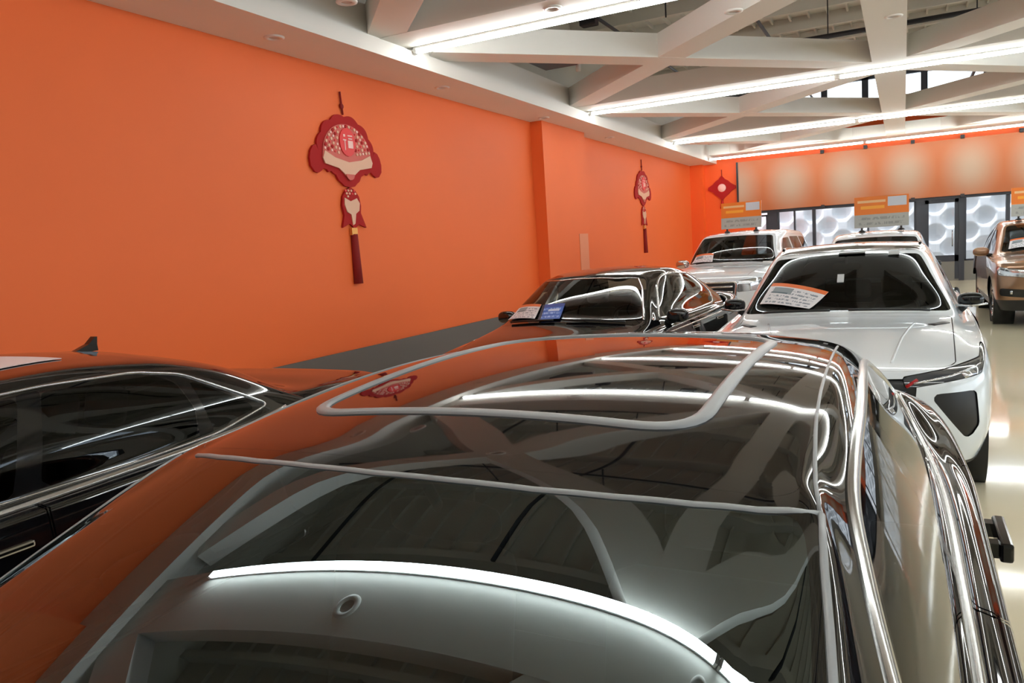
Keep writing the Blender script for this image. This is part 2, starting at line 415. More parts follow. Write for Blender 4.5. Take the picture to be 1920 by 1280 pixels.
def shell(R, nu=9, nv=6, post=None):
    """R: [ring][station] control points of the +x half"""
    R = np.array(R, float)
    R[-1, :, 0] = 0
    # along stations (axis 1): ends mirror across x = 0
    D, us = bsp_eval(R, nu, 1, lambda C: C[1]*MIRX, lambda C: C[-2]*MIRX)
    D, vs = bsp_eval(D, nv, 0, lambda C: 2*C[0]-C[1], lambda C: C[-2]*MIRX)
    D[:, 0, 0] = 0; D[:, -1, 0] = 0; D[-1, :, 0] = 0
    D[..., 0] = np.maximum(D[..., 0], 0)
    nV, nU = D.shape[:2]
    U, Vv = np.meshgrid(us, vs)
    if post: D = post(D, U, Vv)
    # normals with mirrored borders
    Dp = np.concatenate([D[:, 1:2]*MIRX, D, D[:, -2:-1]*MIRX], 1)
    du = Dp[:, 2:]-Dp[:, :-2]
    Dq = np.concatenate([2*D[:1]-D[1:2], D, D[-2:-1]*MIRX], 0)
    dv = Dq[2:]-Dq[:-2]
    N = np.cross(du, dv); ln_ = np.linalg.norm(N, axis=-1, keepdims=True)
    N = N/np.maximum(ln_, 1e-12)
    i = np.arange(nV*nU).reshape(nV, nU)
    a, b, c, d_ = i[:-1, :-1].ravel(), i[:-1, 1:].ravel(), i[1:, 1:].ravel(), i[1:, :-1].ravel()
    T = np.concatenate([np.stack([a, b, c], 1), np.stack([a, c, d_], 1)])
    P = D.reshape(-1, 3); N = N.reshape(-1, 3)
    # make normals point outwards
    ctr = np.array([0, P[:, 1].mean(), .6])
    if np.mean(np.sum(N*(P-ctr), 1)) < 0: N = -N; T = T[:, ::-1]
    return dict(V=P, N=N, A=np.stack([U.ravel(), Vv.ravel()], 1), T=T)
def sub(M, T):
    used, inv = np.unique(T.ravel(), return_inverse=True)
    return dict(V=M['V'][used], N=M['N'][used], A=M['A'][used], T=inv.reshape(-1, 3))
def split(M, f):
    """cut a piece along f = 0 -> (inside f<0, outside)"""
    T = M['T']
    if len(T) == 0: return M, M
    f = np.where(np.abs(f) < 1e-7, 1e-7, f)
    s = (f[T] < 0).sum(1)
    ins = [T[s == 3]]; outs = [T[s == 0]]
    V, N, A = [M['V']], [M['N']], [M['A']]; n = len(M['V']); cache = {}; newv = []
    def cut(a, b):
        k = (a, b) if a < b else (b, a)
        if k not in cache:
            t = f[k[0]]/(f[k[0]]-f[k[1]]); cache[k] = n+len(newv); newv.append((k[0], k[1], t))
        return cache[k]
    ti, to = [], []
    for tri in T[(s == 1) | (s == 2)]:
        m = (f[tri] < 0)
        lone = int(np.argmax(m)) if m.sum() == 1 else int(np.argmin(m))
        a, b, c = int(tri[lone]), int(tri[(lone+1) % 3]), int(tri[(lone+2) % 3])
        ab, ac = cut(a, b), cut(a, c)
        one = [(a, ab, ac)]; two = [(ab, b, c), (ab, c, ac)]
        if m.sum() == 1: ti += one; to += two
        else: to += one; ti += two
    if newv:
        i0 = np.array([q[0] for q in newv]); i1 = np.array([q[1] for q in newv]); t = np.array([q[2] for q in newv])[:, None]
        for L_, key in ((V, 'V'), (N, 'N'), (A, 'A')): L_.append(M[key][i0]*(1-t)+M[key][i1]*t)
    G = dict(V=np.concatenate(V), N=np.concatenate(N), A=np.concatenate(A))
    N_ = G['N']; G['N'] = N_/np.maximum(np.linalg.norm(N_, axis=1, keepdims=True), 1e-9)
    if ti: ins.append(np.array(ti))
    if to: outs.append(np.array(to))
    return sub(G, np.concatenate(ins)), sub(G, np.concatenate(outs))
def band(M, f, gap):
    """like split but leaves a real gap between the two panels"""
    i, _ = split(M, f+gap/2)
    _, o = split(M, f-gap/2)
    return i, o
def sdpoly(P, poly, r=0.):
    """signed distance to a polygon whose corners are rounded by r"""
    poly = np.array(poly, float)
    if r > 0:                      # shrink by r about the edges, then grow again
        poly = inset(poly, r)
    d = np.full(len(P), 1e9); ins = np.zeros(len(P), bool); n = len(poly)
    for i in range(n):
        a, b = poly[i], poly[(i+1) % n]; e = b-a; w = P-a
        t = np.clip((w@e)/max(e@e, 1e-12), 0, 1); q = w-t[:, None]*e
        d = np.minimum(d, np.hypot(q[:, 0], q[:, 1]))
        c = (a[1] > P[:, 1]) != (b[1] > P[:, 1])
        with np.errstate(divide='ignore', invalid='ignore'):
            xx = (b[0]-a[0])*(P[:, 1]-a[1])/(b[1]-a[1])+a[0]
        ins ^= c & (P[:, 0] < xx)
    return np.where(ins, -d, d)-r
def inset(poly, r):
    n = len(poly); ar = 0.
    for i in range(n): ar += poly[i][0]*poly[(i+1) % n][1]-poly[(i+1) % n][0]*poly[i][1]
    sg = 1 if ar > 0 else -1; out = []
    for i in range(n):
        a, b, c = poly[i-1], poly[i], poly[(i+1) % n]
        e1 = (b-a)/np.linalg.norm(b-a); e2 = (c-b)/np.linalg.norm(c-b)
        n1 = np.array([-e1[1], e1[0]])*sg; n2 = np.array([-e2[1], e2[0]])*sg
        m = n1+n2; m = m/max(m@m, .3)*2
        out.append(b+m*r)
    return np.array(out)
def round_poly(poly, r, n=5):
    """polyline with rounded corners for trims"""
    poly = [np.array(p, float) for p in poly]; out = []; m = len(poly)
    for i in range(m):
        a, b, c = poly[i-1], poly[i], poly[(i+1) % m]
        l1, l2 = np.linalg.norm(a-b), np.linalg.norm(c-b)
        t = min(r*1.6, l1*.45, l2*.45); p, q = b+(a-b)/l1*t, b+(c-b)/l2*t
        for k in range(n+1):
            s = k/n; out.append((1-s)**2*p+2*s*(1-s)*b+s*s*q)
    return out
def dens(pts, step=.06, closed=False):
    out = []; n = len(pts)
    for i in range(n if closed else n-1):
        a, b = np.array(pts[i], float), np.array(pts[(i+1) % n], float)
        k = max(1, int(np.linalg.norm(b-a)/step))
        out += [a+(b-a)*j/k for j in range(k)]
    if not closed: out.append(np.array(pts[-1], float))
    return out
def crom(pts, n=8):
    """closed smooth curve through points"""
    P = [np.array(p, float) for p in pts]; m = len(P); out = []
    for i in range(m):
        a, b, c, d = P[i-1], P[i], P[(i+1) % m], P[(i+2) % m]
        for k in range(n):
            t = k/n; out.append(.5*(2*b+(c-a)*t+(2*a-5*b+4*c-d)*t*t+(3*b-a-3*c+d)*t**3))
    return out
class Car:
    def __init__(s, root, S):
        s.root = root; s.S = S
        s.M = shell(car_rings(S), S.get('nu', 9), S.get('nv', 6), fair_top(S) if S.get('fair') else None)
        V, T = s.M['V'], s.M['T']
        VV = np.concatenate([V, V*MIRX]); TT = np.concatenate([T, T[:, ::-1]+len(V)])
        s.bvh = BVHTree.FromPolygons(VV.tolist(), TT.tolist())
    def piece(s, name, M, m, side=0, parent=None, off=0.):
        """side 0: both halves as one panel, +1 / -1: one side only"""
        if len(M['T']) == 0: return None
        V, N, T = M['V']+M['N']*off, M['N'], M['T']
        if side == 0:
            n = len(V); T = np.concatenate([T, T[:, ::-1]+n]); N = np.concatenate([N, N*MIRX]); V = np.concatenate([V, V*MIRX])
        elif side < 0: V, N, T = V*MIRX, N*MIRX, T[:, ::-1]
        me = bpy.data.meshes.new(name)
        me.vertices.add(len(V)); me.vertices.foreach_set('co', np.ascontiguousarray(V, np.float32).ravel())
        me.loops.add(len(T)*3); me.loops.foreach_set('vertex_index', np.ascontiguousarray(T, np.int32).ravel())
        me.polygons.add(len(T)); me.polygons.foreach_set('loop_start', np.arange(0, len(T)*3, 3, dtype=np.int32))
        me.update(calc_edges=True); me.validate(clean_customdata=False)
        me.polygons.foreach_set('use_smooth', [True]*len(me.polygons))
        me.normals_split_custom_set_from_vertices(N.tolist() if len(N) == len(me.vertices) else [v.normal for v in me.vertices])
        return link(name, me, m, parent or s.root)
    def pair(s, name, M, m, off=0., parents=None):
        return [s.piece(name, M, m, 1, None if not parents else parents[0], off), s.piece(name, M, m, -1, None if not parents else parents[1], off)]
    def side(s, y, z, sgn=1):
        h = s.bvh.ray_cast(Vector((2*sgn, y, z)), Vector((-sgn, 0, 0)))
        return (h[0], h[1] if h[1].x*sgn > 0 else -h[1]) if h[0] else (None, None)
    def top(s, x, y):
        h = s.bvh.ray_cast(Vector((x, y, 3)), Vector((0, 0, -1)))
        return (h[0], h[1] if h[1].z > 0 else -h[1]) if h[0] else (None, None)
    def front(s, x, z, sgn=1):
        h = s.bvh.ray_cast(Vector((x, -1 if sgn > 0 else 8, z)), Vector((0, sgn, 0)))
        return (h[0], h[1] if h[1].y*sgn < 0 else -h[1]) if h[0] else (None, None)
    def strip(s, name, pts, w, h, m, parent=None, closed=False, mode='side', sgn=1, lift=0.):
        """raised strip (or shut line) laid on the surface along 2-d points"""
        P, N = [], []
        for a in dens(pts, .04, closed):
            p, n = {'side': lambda: s.side(a[0], a[1], sgn), 'top': lambda: s.top(a[0]*sgn, a[1]), 'front': lambda: s.front(a[0]*sgn, a[1]), 'rear': lambda: s.front(a[0]*sgn, a[1], -1)}[mode]()
            if p is not None: P.append(p); N.append(n)
        if len(P) < 2: return None
        mb = MB(); vs = []; k = len(P)
        for i in range(k):
            a = P[i-1] if (closed or i > 0) else P[i]; b = P[(i+1) % k] if (closed or i < k-1) else P[i]
            t = (b-a).normalized(); n = N[i]; sd = t.cross(n).normalized()
            for q, e in ((-1, -.004), (-1, h*.6), (-.4, h), (.4, h), (1, h*.6), (1, -.004)): vs.append(P[i]+sd*(q*w/2)+n*(e+lift))
        fs = []
        for i in range(k if closed else k-1):
            j = (i+1) % k
            for q in range(5): fs.append((i*6+q, i*6+q+1, j*6+q+1, j*6+q))
        if not closed: fs += [tuple(range(6)), tuple((k-1)*6+q for q in range(5, -1, -1))]
        mb.add(vs, fs, True)
        return mb.build(name, m, parent or s.root)
def interp(x, xs, ys): return float(np.interp(x, xs, ys))
def car_rings(S):
    g = S.get; w, L = S['w'], S['L']
    ax0, ax1 = S['ax']
    R = []
    fy, fz, ry, rz = S['fy'], S['fz'], S['ry'], S['rz']
    zs, ws = S['zs'], S['ws']
    fb, rb_ = g('fbend', (.02, .09, .30)), g('rbend', (.02, .08, .28))
    ysd = [ax0*1.0, S['yc']+.30, (S['yh']+S['yr'])/2-.05, S['yr']-.05, ax1+.05]
    for v in range(5):
        wv = w*ws[v]; yf, yr_ = fy[v], L-ry[v]
        if v < 4: zz = [zs[v]]*5; zf, zr_ = fz[v], rz[v]
        else: zz = S['zsh']; zf, zr_ = fz[4], rz[4]
        zfc = (zf+zz[0])/2 if v < 4 else g('zfc', (zf+zz[0])/2)
        zrc = (zr_+zz[4])/2 if v < 4 else g('zrc', (zr_+zz[4])/2)
        fw_ = S.get('fws', (1, 1, 1, 1, 1))[v]
        R.append([(0, yf, zf), (.36*w, yf+fb[0], zf), (.70*w*fw_, yf+fb[1], zf-.0*(v == 4)), (.945*wv, yf+fb[2], zfc),
                  (wv*.995, ysd[0], zz[0]), (wv, ysd[1], zz[1]), (wv, ysd[2], zz[2]), (wv, ysd[3], zz[3]), (wv*.99, ysd[4], zz[4]),
                  (.93*wv, yr_-rb_[2], zrc), (.70*w, yr_-rb_[1], zr_), (.36*w, yr_-rb_[0], zr_), (0, yr_, zr_)])
    yc, zc, xc, xb = S['yc'], S['zc'], S['xc'], S['xb']
    yt, zt, xt = S['yt'], S['zt'], S['xt']
    zb0, zb1 = S['zb']
    y4, y8 = yc+.66, S['yb8']
    zb = lambda y: zb0+(zb1-zb0)*(y-y4)/(y8-y4)
    sx_ = [y4, y4+(y8-y4)*.27, y4+(y8-y4)*.52, y4+(y8-y4)*.77, y8]
    xbs = [xb, xb+.012, xb+.012, xb, S.get('xb8', xb-.03)]
    B = [(0, yc, zc), (.36, yc+S.get('cs', (.03, .19))[0], zc-.004), (xc, yc+S.get('cs', (.03, .19))[1], zc-.02), (xb-.035, yc+.36, zb0-.005)]
    B += [(xbs[i], sx_[i], zb(sx_[i])) for i in range(5)]
    B += [(S.get('xb9', xt+.07), yt-S.get('b9', .20), zt-.005), (xt-.04, yt-.05, zt), (.3, yt-.01, zt+.008), (0, yt, zt+.01)]
    yh, zh, xh = S['yh'], S['zh'], S['xh']; yr, zr, xr = S['yr'], S['zr'], S['xr']
    ycr, zcr = S['ycr'], S['zcr']; cr = S.get('crown', .055)
    def zroof(y):
        if y < ycr: return zcr-(zcr-zh)*abs((ycr-y)/(ycr-yh))**S.get('pf', 2.)
        return zcr-(zcr-zr)*abs((y-ycr)/(yr-ycr))**S.get('pr', 2.)
    S['zroof'] = zroof
    rx = [yh+.20, yh+.20+(yr-yh-.35)*.25, yh+.20+(yr-yh-.35)*.5, yh+.20+(yr-yh-.35)*.75, yr-.12]
    rxx = [xh+.005, xh+.02, (xh+xr)/2+.025, xr+.02, xr]
    ra = S.get('ra', .72)
    drop = lambda q: cr*(ra*q*q+(1-ra)*min(q, 1.15)**8)
    xk = xh-S.get('k2', .07); h1, h2 = S.get('hs', (.02, .075))
    Tp = [(0, yh, zh), (.30, yh+h1, zroof(yh+h1)-drop(.30/xh)), (xk, yh+h2, zroof(yh+h2)-drop(xk/xh)), (xh-.005+S.get('k3', 0.), yh+.14, zroof(yh+.14)-1.0*cr)]
    Tp += [(rxx[i], rx[i]+(.06 if i == 0 else 0), zroof(rx[i])-1.0*cr) for i in range(5)]
    Tp += [(xr-.05, yr-.05, zroof(yr-.05)-drop((xr-.05)/xr)), (xr-.17, yr-.015, zr-drop((xr-.17)/xr)), (.25, yr, zr-drop(.25/xr)), (0, yr, zr)]
    R4, B, Tp = np.array(R[4]), np.array(B), np.array(Tp)
    hb = S.get('hoodbulge', .03)
    for t in (.34, .68):
        q = R4*(1-t)+B*t
        q[:4, 2] += hb*4*t*(1-t)*np.array([1, .95, .8, .35]); q[9:, 2] += S.get('deckbulge', .02)*4*t*(1-t)
        q[4:9, 0] += S.get('shb', .012)
        R.append(q.tolist())
    R.append(B.tolist())
    gb = S.get('gbulge', (.03, .022, .03))
    for t in (.34, .68):
        q = B*(1-t)+Tp*t; e = 4*t*(1-t)
        q[:4, 2] += gb[0]*e*np.array([1, .96, .78, .40]); q[:4, 1] -= gb[0]*.5*e*np.array([1, .96, .78, .40])
        q[3:9, 0] += gb[1]*e*np.array([.45, 1, 1, 1, 1, 1]); q[9:, 2] += gb[2]*e; q[9:, 1] += gb[2]*.5*e
        R.append(q.tolist())
    R.append(Tp.tolist())
    ysp = [yh+.13, yh+.16, yh+.22, yh+.30]+[rx[i]+(.2, .06, 0, -.06, -.15)[i] for i in range(5)]+[yr-.28, yr-.2, yr-.15, yr-.12]
    for s_ in (.80, .5, 0.):
        q = []
        for k in range(13):
            x, y = Tp[k][0]*s_, ysp[k]+(Tp[k][1]-ysp[k])*s_**1.2
            xe = interp(y, [yh, yh+.25, (yh+yr)/2, yr-.2, yr], [xh, xh+.012, (xh+xr)/2+.025, xr+.01, xr])
            q.append((x, y, zroof(min(max(y, yh), yr))-drop(x/xe)))
        R.append(q)
    return R
def fair_top(S):
    """fair the windscreen-to-roof surface: one smooth sheet swept from the centre line"""
    def post(D, U, Vv):
        yc, yh, yr, xh, xr, cr = S['yc'], S['yh'], S['yr'], S['xh'], S['xr'], S['crown']
        ra = S.get('ra', .72)
        c = D[:, 0]; k = (Vv[:, 0] > 7.3) & (c[:, 1] < yh+.12)
        ys_, zs_ = list(c[k][:, 1]), list(c[k][:, 2])
        yy = np.arange(ys_[-1]+.05, yr, .05); ys_ += list(yy); zs_ += [S['zroof'](y) for y in yy]
        o = np.argsort(ys_); ys_, zs_ = np.array(ys_)[o], np.array(zs_)[o]
        yg = np.linspace(ys_[0], ys_[-1], 400); zg = np.interp(yg, ys_, zs_)
        ker = np.hanning(41); ker /= ker.sum(); pad = 20
        ze = np.concatenate([2*zg[0]-zg[pad:0:-1], zg, 2*zg[-1]-zg[-2:-pad-2:-1]]); zg = np.convolve(ze, ker, 'valid')
        x, y = D[..., 0], D[..., 1]
        xe = np.interp(y, [yc, yh, yh+.25, (yh+yr)/2, yr-.2, yr], [S['xc'], xh, xh+.012, (xh+xr)/2+.025, xr+.01, xr])
        sw = np.interp(y, [yc, yh, yh+.7], [.40, .20, 0.]); q = x/xe
        f = np.interp(y, [yc, yh], [.55, 1.])
        F = np.interp(y-sw*x*x, yg, zg)-cr*f*(ra*q*q+(1-ra)*np.minimum(q, 1.15)**8)
        st = lambda a, b, t: (lambda s: s*s*(3-2*s))(np.clip((t-a)/(b-a), 0, 1))
        w = st(7.6, 8.8, Vv)*(1-st(.90, 1.02, q))*(1-st(yr-.45, yr-.1, y))
        w = np.where((U < 3.2) | (Vv > 10), w, 0)
        D[..., 2] = D[..., 2]*(1-w)+F*w
        return D
    return post
def smax(*fs, k=.05):
    f = fs[0]
    for g in fs[1:]:
        h = np.clip(.5+.5*(f-g)/k, 0, 1); f = g*(1-h)+f*h+k*h*(1-h)
    return f

# car materials
M_BLACK = mat('black_paint', (.004, .004, .005, 1), .03, ior=1.75, coat=.0)
M_BLACKROOF = mat('black_roof_glass', (.004, .005, .007, 1), .012, ior=2.1)
M_WPAINT = mat('white_paint', lin(236, 243, 249), .25, ior=1.5, coat=1.0)
M_BRONZE = mat('bronze_paint', lin(158, 120, 92), .28, metal=.75, coat=1.0)
M_CHROME = mat('chrome', lin(205, 205, 205), .07, metal=1.0)
M_SATIN = mat('satin_chrome', lin(208, 208, 208), .22, metal=1.0)
M_TRIM = mat('black_plastic', (.012, .012, .013, 1), .38)
M_GLOSSTRIM = mat('gloss_black_trim', (.006, .006, .007, 1), .08)
M_RUBBER = mat('tyre_rubber', (.014, .014, .014, 1), .75)
M_SEAL = mat('grey_seal', lin(150, 152, 154), .35)
M_INT = mat('dark_interior', (.018, .018, .019, 1), .7)
M_INTB = mat('beige_interior', lin(176, 160, 122), .6)
M_SEATM = mat('black_seat_leather', (.022, .022, .023, 1), .45)
M_CGLASS = glass_mat('car_glass_tinted', (.30, .33, .33, 1), 1.52)
M_CGLASSD = glass_mat('car_glass_dark', (.07, .08, .085, 1), 1.5, 0., (.88, .94, 1.0, 1))
M_AGLASS = glass_mat('car_glass_near', (.14, .16, .17, 1), 2.35, 0., (.80, .94, 1.0, 1))
M_LAMP = mat('lamp_lens', lin(70, 74, 80), .06, ior=1.6, coat=1.0)
M_LAMPW = mat('lamp_reflector', lin(220, 222, 226), .15, metal=.9)
M_REDL = mat('red_accent', lin(180, 30, 34), .3)
M_ALLOY = mat('alloy_rim', lin(170, 172, 176), .22, metal=1.0)

def wheel(car, x, y, r, sgn, rim=None):
    o = MB().lathe([(sgn*(-.10), r*.66), (sgn*(-.105), r*.92), (sgn*(-.08), r*.99), (0, r), (sgn*.08, r*.99), (sgn*.105, r*.92), (sgn*.10, r*.66)], 40, 'x').build('wheel', M_RUBBER, car.root)
    o.location = (x, y, r+.001)
    mb = MB().lathe([(sgn*-.10, r*.67), (sgn*.10, r*.69), (sgn*.105, r*.66), (sgn*.07, r*.62), (sgn*-.06, r*.60)], 40, 'x')
    mb.lathe([(sgn*.085, .001), (sgn*.09, r*.12), (sgn*.06, r*.16), (sgn*.0, r*.17)], 20, 'x')
    for k in range(10):
        a = 2*math.pi*k/10+.1*(1 if k % 2 else -1)
        p = Vector((sgn*.055, math.cos(a)*r*.12, math.sin(a)*r*.12)); q = Vector((sgn*.08, math.cos(a)*r*.65, math.sin(a)*r*.65))
        mb.tube([p, q], [r*.055, r*.045], 6)
    mb.build('rim', rim or M_ALLOY, o)
    MB().lathe([(sgn*-.06, .001), (sgn*-.05, r*.60)], 30, 'x').build('brake_disc', M_TRIM, o)
    return o
def seat_part(car, x, y, z, sc=1.0, m=None, name='seat'):
    mb = MB()
    mb.box((x-.25*sc, y-.28, z), (x+.25*sc, y+.22, z+.16), .05)
    b = MB().box((-.25*sc, -.07, 0), (.25*sc, .07, .58), .055)
    a = math.radians(-14)
    mb.add([(p[0]+x, y+.24+p[1]*math.cos(a)-p[2]*math.sin(a), z+.1+p[1]*math.sin(a)+p[2]*math.cos(a)) for p in b.v], b.f, True)
    hr = MB().box((-.13, -.045, .63), (.13, .045, .82), .04)
    mb.add([(p[0]+x, y+.24+p[1]*math.cos(a)-p[2]*math.sin(a), z+.1+p[1]*math.sin(a)+p[2]*math.cos(a)) for p in hr.v], hr.f, True)
    return mb.build(name, m or M_SEATM, car.root)
def make_car(name, label, S, loc, rz=0., group=None):
    root = empty(name, loc, rz); tag(root, label, 'car', group)
    c = Car(root, S); M = c.M; g = S.get
    paint, glass = S['paint'], g('glass', M_CGLASS)
    V = lambda m: m['V']; UV = lambda m: m['A']
    roofm = g('roofmat', paint)
    # --- wheel arches
    r = S['wr']; ax = S['ax']; ar = r+g('archgap', .055)
    for y0 in ax:
        f = np.hypot(V(M)[:, 1]-y0, V(M)[:, 2]-r)-ar
        f = np.maximum(f, .45-V(M)[:, 0]); f = np.maximum(f, V(M)[:, 2]-1.0)
        _, M = split(M, f)
    # --- glass
    ws_, M = split(M, smax(UV(M)[:, 0]-g('wsu', 2.22), 7.16-UV(M)[:, 1], UV(M)[:, 1]-g('wsv', 9.86), k=.25))
    c.piece('windshield', ws_, g('wsglass', glass))
    rw, M = split(M, smax(g('rwu', 9.75)-UV(M)[:, 0], 7.2-UV(M)[:, 1], UV(M)[:, 1]-9.8, k=.25))
    c.piece('rear_window', rw, glass)
    wins = []
    for poly, rr in S['win']:
        f = sdpoly(V(M)[:, 1:3], poly, rr); f = np.maximum(f, 6.6-UV(M)[:, 1]); f = np.maximum(f, .3-V(M)[:, 0])
        w_, M = split(M, f)
        wins.append(c.pair('side_window', w_, g('sideglass', glass)))
    # black pillar covers (between windows)
    for poly, rr in g('pillar', ()):
        f = sdpoly(V(M)[:, 1:3], poly, rr); f = np.maximum(f, 6.6-UV(M)[:, 1]); f = np.maximum(f, .3-V(M)[:, 0])
        w_, M = split(M, f); c.pair('pillar_cover', w_, M_GLOSSTRIM)
    # --- front details, outlines in front view (x, z)
    for nm, poly, rr, m_, dp in g('frontparts', ()):
        f = sdpoly(V(M)[:, [0, 2]], poly, rr); f = np.maximum(f, V(M)[:, 1]-g('fcut', 1.0)); f = np.maximum(f, UV(M)[:, 0]-4.2)
        if dp < 0: w_, M = split(M, f)
        else: w_, M = band(M, f, dp)
        centre = min(p[0] for p in poly) <= 0
        if centre: c.piece(nm, w_, m_, 0, None, -.012 if dp < 0 else 0)
        else: c.pair(nm, w_, m_, -.008 if dp < 0 else 0)
    # --- bonnet, roof, doors, bumpers
    gap = .006
    xh_ = g('hoodx', (.74, .70)); yy = V(M)[:, 1]
    fx = V(M)[:, 0]-(xh_[0]+(xh_[1]-xh_[0])*np.clip((S['yc']-yy)/S['yc'], 0, 1))
    h_, M = band(M, smax(fx, g('hoodv0', 4.12)-UV(M)[:, 1], UV(M)[:, 1]-6.85, yy-S['yc']-.3, k=.06), gap)
    hood = c.piece('bonnet', h_, paint)
    r_, M = band(M, g('roofv', 10.25)-UV(M)[:, 1], .004)
    if g('pano'):
        (px0, py0, px1, py1, pr) = g('pano')
        f = sdpoly(V(r_)[:, :2], [(-px1, py0), (px1, py0), (px1, py1), (-px1, py1)], pr)
        p_, r_ = band(r_, f, .006); c.piece('roof_glass', p_, g('panomat', M_BLACKROOF))
    roof = c.piece('roof', r_, roofm)
    for nm, poly in g('doors', ()):
        f = sdpoly(V(M)[:, 1:3], poly, .06); f = smax(f, UV(M)[:, 1]-6.9, .3-V(M)[:, 0], k=.01)
        d_, M = band(M, f, gap); c.pair(nm, d_, paint)
    if g('clad'):
        cl, M = split(M, V(M)[:, 2]-np.interp(V(M)[:, 1], *g('clad'))); c.piece('lower_cladding', cl, M_TRIM)
    b_, M = band(M, smax(V(M)[:, 1]-g('bumpy', .62), UV(M)[:, 1]-3.97, k=.05), gap); c.piece('front_bumper', b_, paint)
    b_, M = band(M, smax(S['L']-.55-V(M)[:, 1], UV(M)[:, 1]-3.4, k=.05), gap); c.piece('rear_bumper', b_, paint)
    c.piece('body', M, paint)
    # --- dark under-shell so that shut lines look into shade
    ins = c.M; k_ = (UV(ins)[:, 1] < 6.75)
    sh, _ = split(ins, UV(ins)[:, 1]-6.7)
    for y0 in ax:
        f = np.hypot(V(sh)[:, 1]-y0, V(sh)[:, 2]-r)-ar-.005; f = np.maximum(f, .45-V(sh)[:, 0]); f = np.maximum(f, V(sh)[:, 2]-1.0)
        _, sh = split(sh, f)
    c.piece('inner_shell', sh, M_TRIM, 0, None, -.022)
    w = S['w']; L = S['L']
    MB().box((-w*.82, ax[0]+ar, .16), (w*.82, ax[1]-ar, .30), .02).box((-w*.45, .12, .18), (w*.45, L-.15, .30), .02).build('underbody', M_TRIM, root)
    for y0 in ax:
        for sg in (1, -1):
            MB().lathe([(sg*(w-.035), ar), (sg*(w-.32), ar), (sg*(w-.33), .001)], 36, 'x', (0, y0, r)).build('wheel_arch', M_TRIM, root)
            wheel(c, sg*(w-.14), y0, r, sg, g('rim'))
    # --- interior
    yc, yh, yr = S['yc'], S['yh'], S['yr']; zb = S['zb'][0]
    im = g('intmat', M_INT)
    MB().box((-w*.80, yc+.12, .30), (w*.80, S['yb8'], .34)).build('cabin_floor', im, root)
    MB().box((-w*.76, yc+.16, zb-.30), (w*.76, yc+.60, zb-.06), .05).box((-w*.72, yc+.10, zb-.10), (w*.72, yc+.42, zb-.045), .02).build('dashboard', M_INT, root)
    sy_ = g('seaty', yc+1.25)
    for sg in (1, -1): seat_part(c, sg*.37, sy_, .34+g('seatz', 0.), m=g('seatmat'))
    seat_part(c, 0, min(sy_+.85, yr-.35), .26+g('seatz', 0.), 2.2, m=g('seatmat'), name='rear_bench')
    t = math.radians(24); pts = []
    for k in range(28):
        a = 2*math.pi*k/28; pts.append((.37+.18*math.cos(a), yc+.78-.18*math.sin(a)*math.sin(t), zb-.02+.18*math.sin(a)*math.cos(t)))
    MB().tube(pts, .014, 8, closed=True).tube([(.20, yc+.78, zb-.02), (.54, yc+.78, zb-.02)], .016).ellip((.37, yc+.77, zb-.03), (.06, .03, .05)).build('steering_wheel', M_TRIM, root)
    zi = S['zroof'](yh+.25)-.16
    MB().ellip((0, yh+.12, zi), (.11, .02, .035), e=.6).tube([(0, yh+.11, zi+.02), (0, yh+.06, zi+.10)], .01).build('rear_view_mirror', M_TRIM, root)
    # --- mirrors
    for sg in (1, -1):
        xm, ym, zm = S['xb']+g('mirx', .17), yc+g('miry', .58), zb+g('mirz', .06)
        ms = g('mirs', 1.)
        mb = MB().ellip((sg*xm, ym, zm), (.125*ms, .075*ms, .078*ms), 22, 14, .75)
        o = mb.build('wing_mirror', g('mirmat', paint), root)
        MB().tube([(sg*(S['xb']-.03), ym+.06, zb-.015), (sg*(xm-.04), ym+.02, zm-.05)], .028, 10).build('mirror_arm', M_TRIM, o)
        MB().ellip((sg*xm, ym+.052, zm), (.105*ms, .03, .062*ms), 20, 10, .75).build('mirror_glass', M_CHROME, o)
        if g('mirchrome'):
            MB().tube([(sg*(xm-.11), ym-.045, zm-.035), (sg*xm, ym-.075, zm-.04), (sg*(xm+.11), ym-.035, zm-.03)], .008).build('mirror_trim', M_SATIN, o)
    # --- wipers
    for (x0, x1) in ((.05, .60), (-.58, -.08)):
        pts = []
        for k in range(9):
            x = x0+(x1-x0)*k/8; p, n = c.top(x, yc+.025+.55*S.get('cs', (.03, .19))[1]*(x/.7)**2)
            if p is not None: pts.append(p+n*.018)
        if len(pts) > 2: MB().tube(pts, .010, 6).build('wiper', M_TRIM, root)
    # --- window outline trim
    if g('wintrim'):
        poly, rr, wd, m_ = g('wintrim')
        for sg in (1, -1): c.strip('window_trim', crom(poly) if rr < 0 else round_poly(poly, rr), wd, .008, m_, None, True, 'side', sg)
    return c, hood
